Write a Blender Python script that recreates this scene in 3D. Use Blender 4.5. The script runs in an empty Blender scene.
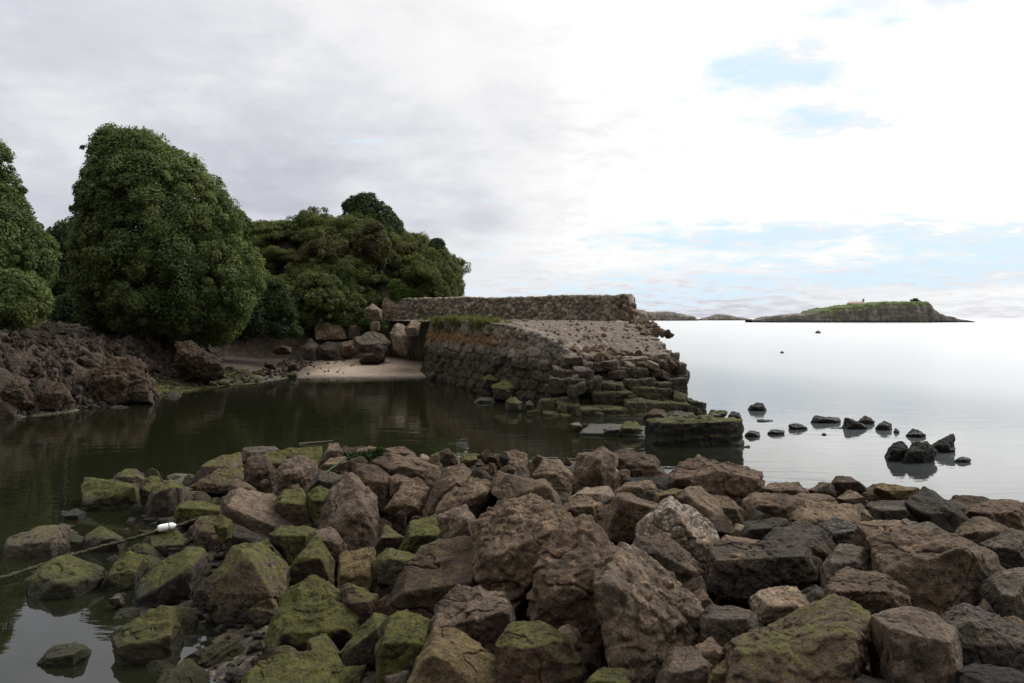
import bpy, bmesh, math, random
import numpy as np
from mathutils import Vector

R = math.radians
rng = np.random.default_rng(7)
random.seed(7)
SC = bpy.context.scene
COL = SC.collection

# ------------------------------------------------------------------ camera
H = 3.2            # eye height above the water
F = 830.0          # focal length in pixels of a 1024 px wide frame
HORIZON = 318.0
cam = bpy.data.cameras.new("camera")
cam.sensor_width = 36.0
cam.lens = 36.0 * F / 1024.0
cam.shift_y = -(341.5 - HORIZON) / 1024.0
cam.clip_start = 0.1
cam.clip_end = 30000
co = bpy.data.objects.new("camera", cam)
COL.objects.link(co)
co.location = (0, 0, H)
co.rotation_euler = (R(90), 0, 0)
SC.camera = co

# ------------------------------------------------------------------ sky and sun
SUN_AZ, SUN_EL = R(52), R(40)
sdir = Vector((math.sin(SUN_AZ) * math.cos(SUN_EL), math.cos(SUN_AZ) * math.cos(SUN_EL), math.sin(SUN_EL)))
sl = bpy.data.lights.new("sun", 'SUN')
sl.energy = 1.5
sl.angle = R(12)
sl.color = (1.0, 0.95, 0.87)
so = bpy.data.objects.new("sun", sl)
COL.objects.link(so)
so.rotation_euler = (-sdir).to_track_quat('-Z', 'Y').to_euler()
so.location = (60, 50, 80)

SC.view_settings.view_transform = 'Standard'
SC.view_settings.look = 'None'
SC.view_settings.exposure = 0.0
SC.view_settings.gamma = 1.0
SC.view_settings.use_curve_mapping = False


class NT:
    """small helper around a node tree"""
    def __init__(s, tree):
        s.t = tree
        s.n = tree.nodes
        s.l = tree.links

    def _in(s, sock, v):
        if v is None:
            return
        if isinstance(v, bpy.types.NodeSocket):
            s.l.new(v, sock)
        else:
            if isinstance(v, (tuple, list)) and len(v) == 3 and sock.type == 'RGBA':
                v = (*v, 1.0)
            sock.default_value = v

    def math(s, op, a, b=None, c=None, clamp=False):
        n = s.n.new('ShaderNodeMath')
        n.operation = op
        n.use_clamp = clamp
        for i, v in enumerate((a, b, c)):
            s._in(n.inputs[i], v)
        return n.outputs[0]

    def vmath(s, op, a, b=None):
        n = s.n.new('ShaderNodeVectorMath')
        n.operation = op
        s._in(n.inputs[0], a)
        if b is not None:
            s._in(n.inputs[3] if op == 'SCALE' else n.inputs[1], b)
        return n.outputs['Value'] if op in ('DOT_PRODUCT', 'LENGTH') else n.outputs[0]

    def mix(s, f, a, b, mode='MIX'):
        n = s.n.new('ShaderNodeMix')
        n.data_type = 'RGBA'
        n.blend_type = mode
        s._in(n.inputs[0], f)
        s._in(n.inputs[6], a)
        s._in(n.inputs[7], b)
        return n.outputs[2]

    def noise(s, vec, scale, detail=4.0, rough=0.55, dist=0.0):
        n = s.n.new('ShaderNodeTexNoise')
        if vec is not None:
            s.l.new(vec, n.inputs['Vector'])
        n.inputs['Scale'].default_value = scale
        n.inputs['Detail'].default_value = detail
        n.inputs['Roughness'].default_value = rough
        n.inputs['Distortion'].default_value = dist
        return n.outputs[0]

    def voro(s, vec, scale, feature='F1', rand=1.0, out=0):
        n = s.n.new('ShaderNodeTexVoronoi')
        n.feature = feature
        if vec is not None:
            s.l.new(vec, n.inputs['Vector'])
        n.inputs['Scale'].default_value = scale
        n.inputs['Randomness'].default_value = rand
        return n.outputs[out]

    def ramp(s, f, a, b):
        """smoothstep of f from a to b"""
        n = s.n.new('ShaderNodeMapRange')
        n.interpolation_type = 'SMOOTHSTEP'
        s._in(n.inputs[0], f)
        n.inputs[1].default_value = a
        n.inputs[2].default_value = b
        return n.outputs[0]

    def xyz(s, v):
        n = s.n.new('ShaderNodeSeparateXYZ')
        s.l.new(v, n.inputs[0])
        return n.outputs

    def comb(s, x, y, z):
        n = s.n.new('ShaderNodeCombineXYZ')
        for i, v in enumerate((x, y, z)):
            s._in(n.inputs[i], v)
        return n.outputs[0]

    def attr(s, name, kind='GEOMETRY'):
        n = s.n.new('ShaderNodeAttribute')
        n.attribute_name = name
        n.attribute_type = kind
        return n.outputs

    def bump(s, h, strength, dist, normal=None):
        n = s.n.new('ShaderNodeBump')
        s._in(n.inputs['Strength'], strength)
        n.inputs['Distance'].default_value = dist
        s.l.new(h, n.inputs['Height'])
        if normal is not None:
            s.l.new(normal, n.inputs['Normal'])
        return n.outputs[0]


W = bpy.data.worlds.new("World")
SC.world = W
W.use_nodes = True
t = NT(W.node_tree)
t.n.clear()
sky = t.n.new('ShaderNodeTexSky')
sky.sky_type = 'NISHITA'
sky.sun_disc = False
sky.sun_elevation = SUN_EL
sky.sun_rotation = SUN_AZ
sky.dust_density = 1.5
tc = t.n.new('ShaderNodeTexCoord')
d = tc.outputs['Generated']
x, y, z = t.xyz(d)
zc = t.math('MAXIMUM', z, 0.0)
inv = t.math('DIVIDE', 1.0, t.math('ADD', zc, 0.14))
px = t.math('MULTIPLY', x, inv)
py = t.math('MULTIPLY', y, inv)
pc = t.comb(px, py, 0.0)
az = t.math('MULTIPLY', t.math('ARCTAN2', x, y), 180 / math.pi)
el = t.math('MULTIPLY', t.math('ARCSINE', z), 180 / math.pi)
n_big = t.noise(pc, 1.15, 5.0, 0.55, 0.2)
n_mid = t.noise(t.vmath('ADD', pc, (7.3, 2.1, 0.0)), 2.6, 6.0, 0.6, 0.15)
n_fine = t.noise(t.vmath('ADD', pc, (1.7, 9.1, 0.0)), 5.5, 6.0, 0.62, 0.3)


def blob(a0, e0, sa, se):
    u = t.math('DIVIDE', t.math('SUBTRACT', az, a0), sa)
    v = t.math('DIVIDE', t.math('SUBTRACT', el, e0), se)
    r2 = t.math('ADD', t.math('MULTIPLY', u, u), t.math('MULTIPLY', v, v))
    return t.math('EXPONENT', t.math('MULTIPLY', r2, -1.0))


glow = t.vmath('DOT_PRODUCT', d, tuple(sdir))
g1 = t.ramp(glow, 0.62, 0.99)
back = t.ramp(t.vmath('DOT_PRODUCT', d, (math.sin(R(20)), math.cos(R(20)), 0.25)), -0.75, 0.45)
# cloud brightness: grey away from the sun, far past white towards it
tex = t.math('ADD', t.math('MULTIPLY', t.math('SUBTRACT', n_big, 0.5), 0.65), t.math('MULTIPLY', t.math('SUBTRACT', n_mid, 0.5), 0.45))
n_puff = t.noise(t.vmath('MULTIPLY', d, (5.0, 5.0, 11.0)), 1.0, 6.0, 0.58, 0.15)
tex = t.math('ADD', tex, t.math('MULTIPLY', t.math('SUBTRACT', t.ramp(n_puff, 0.36, 0.66), 0.5), 0.34))
bright = t.math('ADD', t.math('ADD', t.math('MULTIPLY', g1, 2.2), t.math('MULTIPLY', t.ramp(glow, 0.30, 0.80), 0.22)), t.math('ADD', 0.74, t.math('MULTIPLY', tex, 0.50)))
bright = t.math('ADD', bright, t.math('MULTIPLY', blob(-6, 21, 30, 6), 0.08))
bright = t.math('SUBTRACT', bright, t.math('MULTIPLY', blob(-12, 8, 12, 3.6), 0.10))
bright = t.math('SUBTRACT', bright, t.math('MULTIPLY', blob(6, 11.5, 7.5, 3.0), t.math('MULTIPLY', n_mid, 0.34)))
bright = t.math('SUBTRACT', bright, t.math('MULTIPLY', blob(-1, 7.0, 6, 2.2), t.math('MULTIPLY', n_big, 0.22)))
bright = t.math('SUBTRACT', bright, t.math('MULTIPLY', blob(13, 10.5, 4.5, 2.2), t.math('MULTIPLY', n_mid, 0.55)))
bright = t.math('ADD', bright, t.math('MULTIPLY', blob(19, 8.0, 15, 5.5), 1.0))
bright = t.math('MAXIMUM', bright, 0.52)
# openings of blue between the clouds, with thinner cloud round them
hole = t.math('ADD', t.math('MULTIPLY', blob(18.5, 15.4, 8.0, 2.6), 0.62), t.math('ADD', t.math('MULTIPLY', blob(26, 20.0, 7, 2.0), 0.72), t.math('MULTIPLY', blob(21.5, 12.3, 4.5, 1.1), 0.6)))
hole = t.math('ADD', hole, t.math('MULTIPLY', blob(17, 5.3, 14, 1.5), 0.70))
hole = t.math('ADD', hole, t.math('MULTIPLY', blob(20, 2.6, 16, 1.0), 0.70))
hole = t.math('ADD', hole, t.math('MULTIPLY', blob(33, 4.0, 8, 1.4), 0.75))
hole = t.math('ADD', hole, t.math('MULTIPLY', blob(5, 1.2, 13, 1.0), 0.60))
hn = t.math('ADD', t.math('MULTIPLY', n_fine, 0.65), t.math('MULTIPLY', n_mid, 0.45))
hv = t.math('ADD', hole, t.math('MULTIPLY', t.math('SUBTRACT', hn, 0.54), 3.6))
thin = t.math('MULTIPLY', t.ramp(hv, -0.05, 0.55), t.ramp(hole, 0.05, 0.4))
bright = t.math('ADD', t.math('MULTIPLY', bright, t.math('SUBTRACT', 1.0, thin)), t.math('MULTIPLY', thin, 1.15))
# near the horizon the deck is seen through more air; high cloud keeps its relief
over = t.math('MAXIMUM', t.math('SUBTRACT', bright, 0.88), 0.0)
low = t.ramp(el, 34.0, 20.0)
bright = t.math('SUBTRACT', bright, t.math('MULTIPLY', t.math('MULTIPLY', over, low), 0.52))
bright = t.math('ADD', bright, t.math('MULTIPLY', t.math('MULTIPLY', t.math('SUBTRACT', t.ramp(n_fine, 0.34, 0.66), 0.62), 0.20), t.ramp(az, -5.0, 12.0)))
bright = t.math('MULTIPLY', bright, t.math('ADD', 0.80, t.math('MULTIPLY', t.ramp(el, 0.2, 4.5), 0.20)))
# unseen sky behind the viewer, dimmed to darken the front faces
bright = t.math('MULTIPLY', bright, t.math('ADD', 0.36, t.math('MULTIPLY', back, 0.64)))
# unseen sky overhead, brightened to light the rock tops
bright = t.math('ADD', bright, t.math('MULTIPLY', t.ramp(z, 0.42, 0.95), 0.95))
tint = t.mix(t.ramp(bright, 0.55, 1.05), (0.945, 0.97, 1.075), (1.0, 0.998, 0.99))
cloud = t.vmath('SCALE', tint, t.math('MULTIPLY', bright, 10.0))
mask = t.math('MULTIPLY', t.ramp(hv, 0.26, 0.95), 0.9)
blue = t.vmath('ADD', t.vmath('SCALE', sky.outputs[0], 0.05), (6.6, 8.4, 9.8))
skycol = t.mix(mask, cloud, blue)
bg = t.n.new('ShaderNodeBackground')
t.l.new(skycol, bg.inputs[0])
bg.inputs[1].default_value = 0.1
ow = t.n.new('ShaderNodeOutputWorld')
t.l.new(bg.outputs[0], ow.inputs[0])

# ------------------------------------------------------------------ numeric helpers
def _hash(ix, iy, iz, k):
    h = (ix.astype(np.uint32) * np.uint32(374761393) + iy.astype(np.uint32) * np.uint32(668265263)
         + iz.astype(np.uint32) * np.uint32(2147483647) + np.uint32((k * 974634777 + 12345) & 0xffffffff))
    h = (h ^ (h >> np.uint32(13))) * np.uint32(1274126177)
    h = (h ^ (h >> np.uint32(15))) * np.uint32(2246822519)
    h = h ^ (h >> np.uint32(16))
    return (h & np.uint32(0xffffff)).astype(np.float32) / np.float32(0xffffff)


def vnoise(p, k=0):
    """value noise in -1..1 at points (N,3)"""
    p = np.asarray(p, np.float32)
    i = np.floor(p).astype(np.int64)
    f = p - i
    u = f * f * f * (f * (f * 6 - 15) + 10)
    out = 0
    for dx in (0, 1):
        wx = u[:, 0] if dx else 1 - u[:, 0]
        for dy in (0, 1):
            wy = u[:, 1] if dy else 1 - u[:, 1]
            for dz in (0, 1):
                wz = u[:, 2] if dz else 1 - u[:, 2]
                out = out + wx * wy * wz * _hash(i[:, 0] + dx, i[:, 1] + dy, i[:, 2] + dz, k)
    return out * 2 - 1


def fbm(p, oct=4, k=0, gain=0.5):
    a, s, out = 1.0, 1.0, 0.0
    p = np.asarray(p, np.float32)
    for o in range(oct):
        out = out + a * vnoise(p * s + 17.3 * o, k + o)
        a *= gain
        s *= 2.03
    return out


def billow(p, oct=3, k=0):
    a, s, out = 1.0, 1.0, 0.0
    for o in range(oct):
        out = out + a * (1 - np.abs(vnoise(p * s + 9.1 * o, k + o)) * 2)
        a *= 0.5
        s *= 2.1
    return out


def worley(p, k=0):
    """F1, F2 and the random value of the nearest cell"""
    p = np.asarray(p, np.float32)
    i = np.floor(p).astype(np.int64)
    n = len(p)
    f1 = np.full(n, 9.0, np.float32)
    f2 = np.full(n, 9.0, np.float32)
    cid = np.zeros(n, np.float32)
    for dx in (-1, 0, 1):
        for dy in (-1, 0, 1):
            for dz in (-1, 0, 1):
                a, b, c = i[:, 0] + dx, i[:, 1] + dy, i[:, 2] + dz
                q = np.stack([a + _hash(a, b, c, k), b + _hash(a, b, c, k + 1), c + _hash(a, b, c, k + 2)], 1)
                dd = np.sqrt(((q - p) ** 2).sum(1))
                near = dd < f1
                f2 = np.where(near, f1, np.minimum(f2, dd))
                cid = np.where(near, _hash(a, b, c, k + 3), cid)
                f1 = np.where(near, dd, f1)
    return f1, f2, cid


def worley2(p, jx, jz, k=0):
    """flat cells in x,z with limited jitter: coursed stones"""
    i = np.floor(p).astype(np.int64)
    n = len(p)
    zero = np.zeros(n, np.int64)
    f1 = np.full(n, 9.0)
    f2 = np.full(n, 9.0)
    cid = np.zeros(n)
    for dz in (-1, 0, 1):
        c = i[:, 1] + dz
        sh = _hash(c, zero, zero, k + 7)
        for dx in (-2, -1, 0, 1, 2):
            a = i[:, 0] + dx
            qx = a + sh + 0.5 + jx * (_hash(a, zero, c, k) - 0.5)
            qz = c + 0.5 + jz * (_hash(a, zero, c, k + 1) - 0.5)
            # distance that favours oblong, straight-sided cells
            dd = (np.abs(qx - p[:, 0]) ** 3 + np.abs(qz - p[:, 1]) ** 3) ** (1 / 3)
            near = dd < f1
            f2 = np.where(near, f1, np.minimum(f2, dd))
            cid = np.where(near, _hash(a, zero, c, k + 3), cid)
            f1 = np.where(near, dd, f1)
    return f1, f2, cid


def sstep(a, b, x):
    u = np.clip((np.asarray(x, float) - a) / (b - a), 0, 1)
    return u * u * (3 - 2 * u)


def mesh_np(name, verts, faces, mat, smooth=True, attrs=None):
    """mesh from arrays; faces is (M,3) or (M,4)"""
    verts = np.asarray(verts, np.float32)
    faces = np.asarray(faces, np.int32)
    k = faces.shape[1]
    me = bpy.data.meshes.new(name)
    me.vertices.add(len(verts))
    me.vertices.foreach_set('co', verts.ravel())
    me.loops.add(faces.size)
    me.loops.foreach_set('vertex_index', faces.ravel())
    me.polygons.add(len(faces))
    me.polygons.foreach_set('loop_start', np.arange(0, faces.size, k, dtype=np.int32))
    me.polygons.foreach_set('loop_total', np.full(len(faces), k, np.int32))
    me.update(calc_edges=True)
    me.polygons.foreach_set('use_smooth', np.full(len(faces), smooth))
    for an, av in (attrs or {}).items():
        at = me.attributes.new(an, 'FLOAT', 'POINT')
        at.data.foreach_set('value', np.asarray(av, np.float32))
    me.validate()
    if mat:
        me.materials.append(mat)
    return me


def link(name, me, parent=None, loc=None):
    o = bpy.data.objects.new(name, me)
    COL.objects.link(o)
    if parent:
        o.parent = parent
    if loc is not None:
        o.location = loc
    return o


def tag(o, label=None, cat=None, group=None, kind=None):
    if label:
        o['label'] = label
    if cat:
        o['category'] = cat
    if group:
        o['group'] = group
    if kind:
        o['kind'] = kind
    return o


def empty(name, loc):
    o = bpy.data.objects.new(name, None)
    o.empty_display_size = 0.3
    COL.objects.link(o)
    o.location = loc
    return o


def P(px_, py_, Y):
    """photo direction (px,py) met at distance Y"""
    return np.array([(px_ - 512) / F * Y, Y, H - (py_ - HORIZON) / F * Y])


def merge(parts):
    """join (verts, faces, attrs) tuples"""
    vs, fs, off = [], [], 0
    keys = parts[0][2].keys() if len(parts[0]) > 2 else []
    at = {k: [] for k in keys}
    for p in parts:
        vs.append(p[0])
        fs.append(np.asarray(p[1]) + off)
        off += len(p[0])
        for k in keys:
            at[k].append(p[2][k])
    return np.concatenate(vs), np.concatenate(fs), {k: np.concatenate(v) for k, v in at.items()}


_ico = {}
def ico(level):
    if level not in _ico:
        bm = bmesh.new()
        bmesh.ops.create_icosphere(bm, subdivisions=level, radius=1.0)
        v = np.array([q.co[:] for q in bm.verts], np.float32)
        f = np.array([[q.index for q in fc.verts] for fc in bm.faces], np.int32)
        bm.free()
        v /= np.linalg.norm(v, axis=1)[:, None]
        _ico[level] = (v, f)
    return _ico[level]


def hull_planes(pts):
    bm = bmesh.new()
    for p in pts:
        bm.verts.new(p)
    bmesh.ops.convex_hull(bm, input=bm.verts)
    bm.normal_update()
    out = []
    for f in bm.faces:
        n = np.array(f.normal[:])
        a = f.calc_area()
        if a < 1e-7:
            continue
        out.append((n, float(np.dot(n, f.verts[0].co[:])), a))
    bm.free()
    # drop near-duplicates
    keep = []
    for n, dd, a in sorted(out, key=lambda q: -q[2]):
        if all(np.dot(n, m) < 0.94 for m, _, _ in keep):
            keep.append((n, dd, a))
    return np.array([k[0] for k in keep]), np.array([k[1] for k in keep])


def hull_rock(pts, level=5, sharp=26, rough=1.0, style='plain', seed=0, chips=3):
    """an angular boulder: rounded intersection of the hull's planes, then fractured and pitted.
    returns local verts, faces, centre"""
    pts = np.asarray(pts, float)
    c = pts.mean(0)
    q = pts - c
    N, D = hull_planes(q)
    r_ = np.random.default_rng(seed + 11)
    for _ in range(chips):
        n = r_.normal(size=3)
        n /= np.linalg.norm(n)
        N = np.vstack([N, n])
        D = np.append(D, (q @ n).max() * r_.uniform(0.83, 0.95))
    D = np.maximum(D, 1e-3)
    u, f = ico(level)
    k = np.maximum(u @ N.T, 0) / D
    m = k.max(1)
    r = 1.0 / (m * (((k / m[:, None]) ** sharp).sum(1)) ** (1.0 / sharp))
    size = float(np.cbrt(np.prod(np.ptp(q, axis=0))))
    v = u * r[:, None]
    o = r_.uniform(-50, 50, 3)
    s = v / max(size, 0.05)
    a = size * rough
    dsp = 0.030 * fbm(s * 1.9 + o, 3, seed % 7) + 0.019 * (billow(s * 3.6 + o, 3, 3) - 0.8)
    dsp += 0.010 * fbm(s * 13 + o, 3, 5)
    if style == 'knobbly':
        f1, f2, cid = worley(s * 8.5 + o + 0.35 * np.stack([vnoise(s * 6 + o, 31), vnoise(s * 6 + o, 32), vnoise(s * 6 + o, 33)], 1), 4)
        dsp += 0.034 * (np.minimum((f2 - f1) * 1.9, 0.6) + 0.3 * cid - 0.45) + 0.012 * fbm(s * 24 + o, 2, 8)
    elif style == 'layered':
        ax = np.array([r_.normal() * 0.25, r_.normal() * 0.25, 1.0])
        h = (s @ ax) * 5.5 + 0.7 * fbm(s * 2.5 + o, 2, 2)
        fr = h - np.floor(h)
        dsp += 0.042 * (np.abs(fr - 0.45) ** 0.5 * -1 + 0.5) + 0.02 * _hash(np.floor(h).astype(np.int64), np.zeros(len(h), np.int64), np.zeros(len(h), np.int64), 3)
    elif style == 'pitted':
        f1, _, _ = worley(s * 5.0 + o, 9)
        dsp -= 0.09 * np.maximum(0.36 - f1, 0)
        dsp += 0.014 * fbm(s * 20 + o, 2, 15)
    # cracks: thin grooves along the zero set of a warped noise
    cr = np.abs(fbm(s * 1.7 + o + 5.5, 3, 21))
    dsp -= 0.030 * np.exp(-(cr / 0.030) ** 2)
    r2 = np.maximum(r + a * dsp, 0.25 * r)
    return (u * r2[:, None]).astype(np.float32), f, c


# ------------------------------------------------------------------ materials
def new_mat(name):
    m = bpy.data.materials.new(name)
    m.use_nodes = True
    k = NT(m.node_tree)
    k.n.clear()
    out = k.n.new('ShaderNodeOutputMaterial')
    return m, k, out


def principled(k, out, col, rough=0.85, normal=None, spec=0.3):
    b = k.n.new('ShaderNodeBsdfPrincipled')
    k._in(b.inputs['Base Color'], col)
    k._in(b.inputs['Roughness'], rough)
    b.inputs['Specular IOR Level'].default_value = spec
    if normal is not None:
        k.l.new(normal, b.inputs['Normal'])
    k.l.new(b.outputs[0], out.inputs[0])
    return b


def geo(k):
    g = k.n.new('ShaderNodeNewGeometry')
    return g.outputs


def mat_rock():
    m, k, out = new_mat('weathered_rock')
    g = geo(k)
    tcn = k.n.new('ShaderNodeTexCoord')
    oi = k.n.new('ShaderNodeObjectInfo')
    off = k.vmath('SCALE', k.comb(oi.outputs['Random'], k.math('FRACT', k.math('MULTIPLY', oi.outputs['Random'], 7.7)), 0.3), 60.0)
    p = k.vmath('ADD', tcn.outputs['Object'], off)
    nz = k.xyz(g['Normal'])[2]
    wz = k.xyz(g['Position'])[2]
    base = oi.outputs['Color']
    n1 = k.noise(p, 2.6, 6, 0.62, 0.5)
    n2 = k.noise(p, 9.0, 6, 0.65)
    n3 = k.noise(p, 38.0, 4, 0.65)
    n4 = k.noise(p, 5.0, 5, 0.6, 1.2)
    hi = k.mix(1.0, base, (1.60, 1.50, 1.38), 'MULTIPLY')
    lo = k.mix(1.0, base, (0.42, 0.40, 0.40), 'MULTIPLY')
    warm = k.mix(1.0, base, (1.15, 0.88, 0.66), 'MULTIPLY')
    c = k.mix(k.ramp(n1, 0.38, 0.62), lo, base)
    c = k.mix(k.math('MULTIPLY', k.ramp(n4, 0.52, 0.72), 0.6), c, warm)
    c = k.mix(k.ramp(n2, 0.50, 0.70), c, hi)
    c = k.mix(k.math('MULTIPLY', k.ramp(n3, 0.56, 0.40), 0.7), c, lo)
    # black lichen and tar-like stains
    stain = k.attr('stain', 'OBJECT')['Fac']
    sv = k.math('ADD', k.math('MULTIPLY', stain, 1.1), k.math('ADD', -0.92, k.math('MULTIPLY', n1, 0.9)))
    sv = k.math('ADD', sv, k.math('MULTIPLY', k.math('SUBTRACT', n3, 0.5), 0.7))
    c = k.mix(k.ramp(sv, -0.05, 0.14), c, (0.037, 0.031, 0.024))
    # white speckles of lichen
    speck = k.attr('speck', 'OBJECT')['Fac']
    vs = k.voro(p, 24.0, 'F1')
    spm = k.math('MULTIPLY', k.ramp(k.math('ADD', vs, k.math('MULTIPLY', n2, 0.5)), 0.74, 0.56), speck)
    c = k.mix(spm, c, (0.58, 0.55, 0.48))
    # moss and green weed
    moss = k.attr('moss', 'OBJECT')['Fac']
    mv = k.math('ADD', k.math('MULTIPLY', moss, 1.45), -1.10)
    mv = k.math('ADD', mv, k.math('MULTIPLY', nz, 0.62))
    mv = k.math('ADD', mv, k.math('MULTIPLY', k.math('SUBTRACT', k.math('ADD', k.math('MULTIPLY', n1, 0.6), k.math('MULTIPLY', n2, 0.4)), 0.5), 1.7))
    mv = k.math('ADD', mv, k.math('MULTIPLY', k.math('SUBTRACT', n3, 0.5), 1.1))
    mm = k.ramp(mv, -0.04, 0.26)
    mosscol = k.mix(k.ramp(n2, 0.35, 0.65), (0.026, 0.028, 0.008), (0.098, 0.098, 0.021))
    mosscol = k.mix(k.ramp(n3, 0.42, 0.60), mosscol, k.mix(0.45, mosscol, (0.13, 0.12, 0.03)))
    c = k.mix(k.math('MULTIPLY', mm, 0.92), c, mosscol)
    # wet foot of the rock and the weed line above the water
    wl = k.math('ADD', wz, k.math('MULTIPLY', k.math('SUBTRACT', n1, 0.5), 0.35))
    wet = k.ramp(wl, 0.30, 0.08)
    c = k.mix(k.math('MULTIPLY', wet, 0.75), c, (0.016, 0.015, 0.009))
    rough = k.mix(wet, (0.9, 0.9, 0.9), (0.42, 0.42, 0.42))
    n5 = k.noise(p, 64.0, 8, 0.78)
    c = k.mix(k.math('MULTIPLY', k.ramp(n5, 0.54, 0.40), 0.55), c, k.mix(1.0, c, (0.35, 0.33, 0.31), 'MULTIPLY'))
    c = k.mix(k.math('MULTIPLY', k.ramp(n5, 0.56, 0.70), 0.35), c, k.mix(1.0, c, (1.8, 1.75, 1.65), 'MULTIPLY'))
    h = k.math('ADD', k.math('MULTIPLY', n2, 0.6), k.math('MULTIPLY', n3, 0.5))
    h = k.math('ADD', h, k.math('MULTIPLY', n5, 0.28))
    nb = k.bump(h, 1.0, 0.075)
    principled(k, out, c, rough, nb, 0.22)
    return m


def mat_leaf(name, a, b, c2, trans=0.30):
    """leaves: three greens chosen per leaf by the 'tint' attribute"""
    m, k, out = new_mat(name)
    tv = k.attr('tint')['Fac']
    c = k.mix(k.ramp(tv, 0.0, 0.55), a, b)
    c = k.mix(k.ramp(tv, 0.55, 1.0), c, c2)
    d_ = k.n.new('ShaderNodeBsdfPrincipled')
    k.l.new(c, d_.inputs['Base Color'])
    d_.inputs['Roughness'].default_value = 0.65
    d_.inputs['Specular IOR Level'].default_value = 0.14
    tr = k.n.new('ShaderNodeBsdfTranslucent')
    k.l.new(k.mix(1.0, c, (1.2, 1.3, 0.6), 'MULTIPLY'), tr.inputs[0])
    mx = k.n.new('ShaderNodeMixShader')
    mx.inputs[0].default_value = trans
    k.l.new(d_.outputs[0], mx.inputs[1])
    k.l.new(tr.outputs[0], mx.inputs[2])
    k.l.new(mx.outputs[0], out.inputs[0])
    return m


def mat_simple(name, ca, cb, scale=6.0, rough=0.85, bump=0.4, bd=0.03, spec=0.25):
    m, k, out = new_mat(name)
    tcn = k.n.new('ShaderNodeTexCoord')
    n1 = k.noise(tcn.outputs['Object'], scale, 6, 0.62)
    n2 = k.noise(tcn.outputs['Object'], scale * 5, 4, 0.6)
    c = k.mix(k.ramp(k.math('ADD', k.math('MULTIPLY', n1, 0.65), k.math('MULTIPLY', n2, 0.35)), 0.36, 0.64), ca, cb)
    principled(k, out, c, rough, k.bump(n2, bump, bd), spec)
    return m


def mat_water():
    m, k, out = new_mat('calm_sea_water')
    g = geo(k)
    p = g['Position']
    ps = k.vmath('MULTIPLY', p, (0.55, 1.6, 1.0))
    na = k.noise(ps, 1.1, 3, 0.55, 0.3)
    nb_ = k.noise(k.vmath('MULTIPLY', p, (0.8, 2.6, 1.0)), 4.2, 2, 0.5, 0.2)
    patch = k.ramp(k.noise(k.vmath('MULTIPLY', p, (0.06, 0.22, 1.0)), 1.0, 3, 0.5), 0.38, 0.68)
    h = k.math('ADD', k.math('MULTIPLY', na, 0.55), k.math('MULTIPLY', k.math('MULTIPLY', nb_, patch), 0.16))
    # the shallow pool lies still, the open water carries a slight swell
    x_, y_, z_ = k.xyz(p)
    still = k.math('SUBTRACT', 1.0, k.math('MULTIPLY', k.ramp(k.math('ADD', y_, k.math('MULTIPLY', x_, 0.6)), 9.5, 4.0), 0.85))
    nrm = k.bump(h, k.math('MULTIPLY', still, 0.34), 0.045)
    fr = k.n.new('ShaderNodeFresnel')
    fr.inputs['IOR'].default_value = 1.6
    k.l.new(nrm, fr.inputs['Normal'])
    gl = k.n.new('ShaderNodeBsdfGlossy')
    k.l.new(k.math('ADD', 0.02, k.math('MULTIPLY', k.ramp(k.math('ADD', y_, k.math('MULTIPLY', x_, 3.0)), 32.0, 110.0), 0.20)), gl.inputs['Roughness'])
    k.l.new(nrm, gl.inputs['Normal'])
    tr = k.n.new('ShaderNodeBsdfTransparent')
    tr.inputs[0].default_value = (0.30, 0.28, 0.17, 1)
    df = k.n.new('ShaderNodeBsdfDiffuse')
    # murky olive in the cove; outside, bright sky reflection put into the body colour
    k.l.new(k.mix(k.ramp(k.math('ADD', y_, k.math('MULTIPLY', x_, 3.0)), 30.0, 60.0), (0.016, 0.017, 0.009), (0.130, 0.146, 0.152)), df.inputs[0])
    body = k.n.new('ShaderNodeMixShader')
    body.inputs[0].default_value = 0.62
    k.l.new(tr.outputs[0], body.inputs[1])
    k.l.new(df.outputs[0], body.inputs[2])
    mx = k.n.new('ShaderNodeMixShader')
    k.l.new(fr.outputs[0], mx.inputs[0])
    k.l.new(body.outputs[0], mx.inputs[1])
    k.l.new(gl.outputs[0], mx.inputs[2])
    k.l.new(mx.outputs[0], out.inputs[0])
    return m


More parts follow.
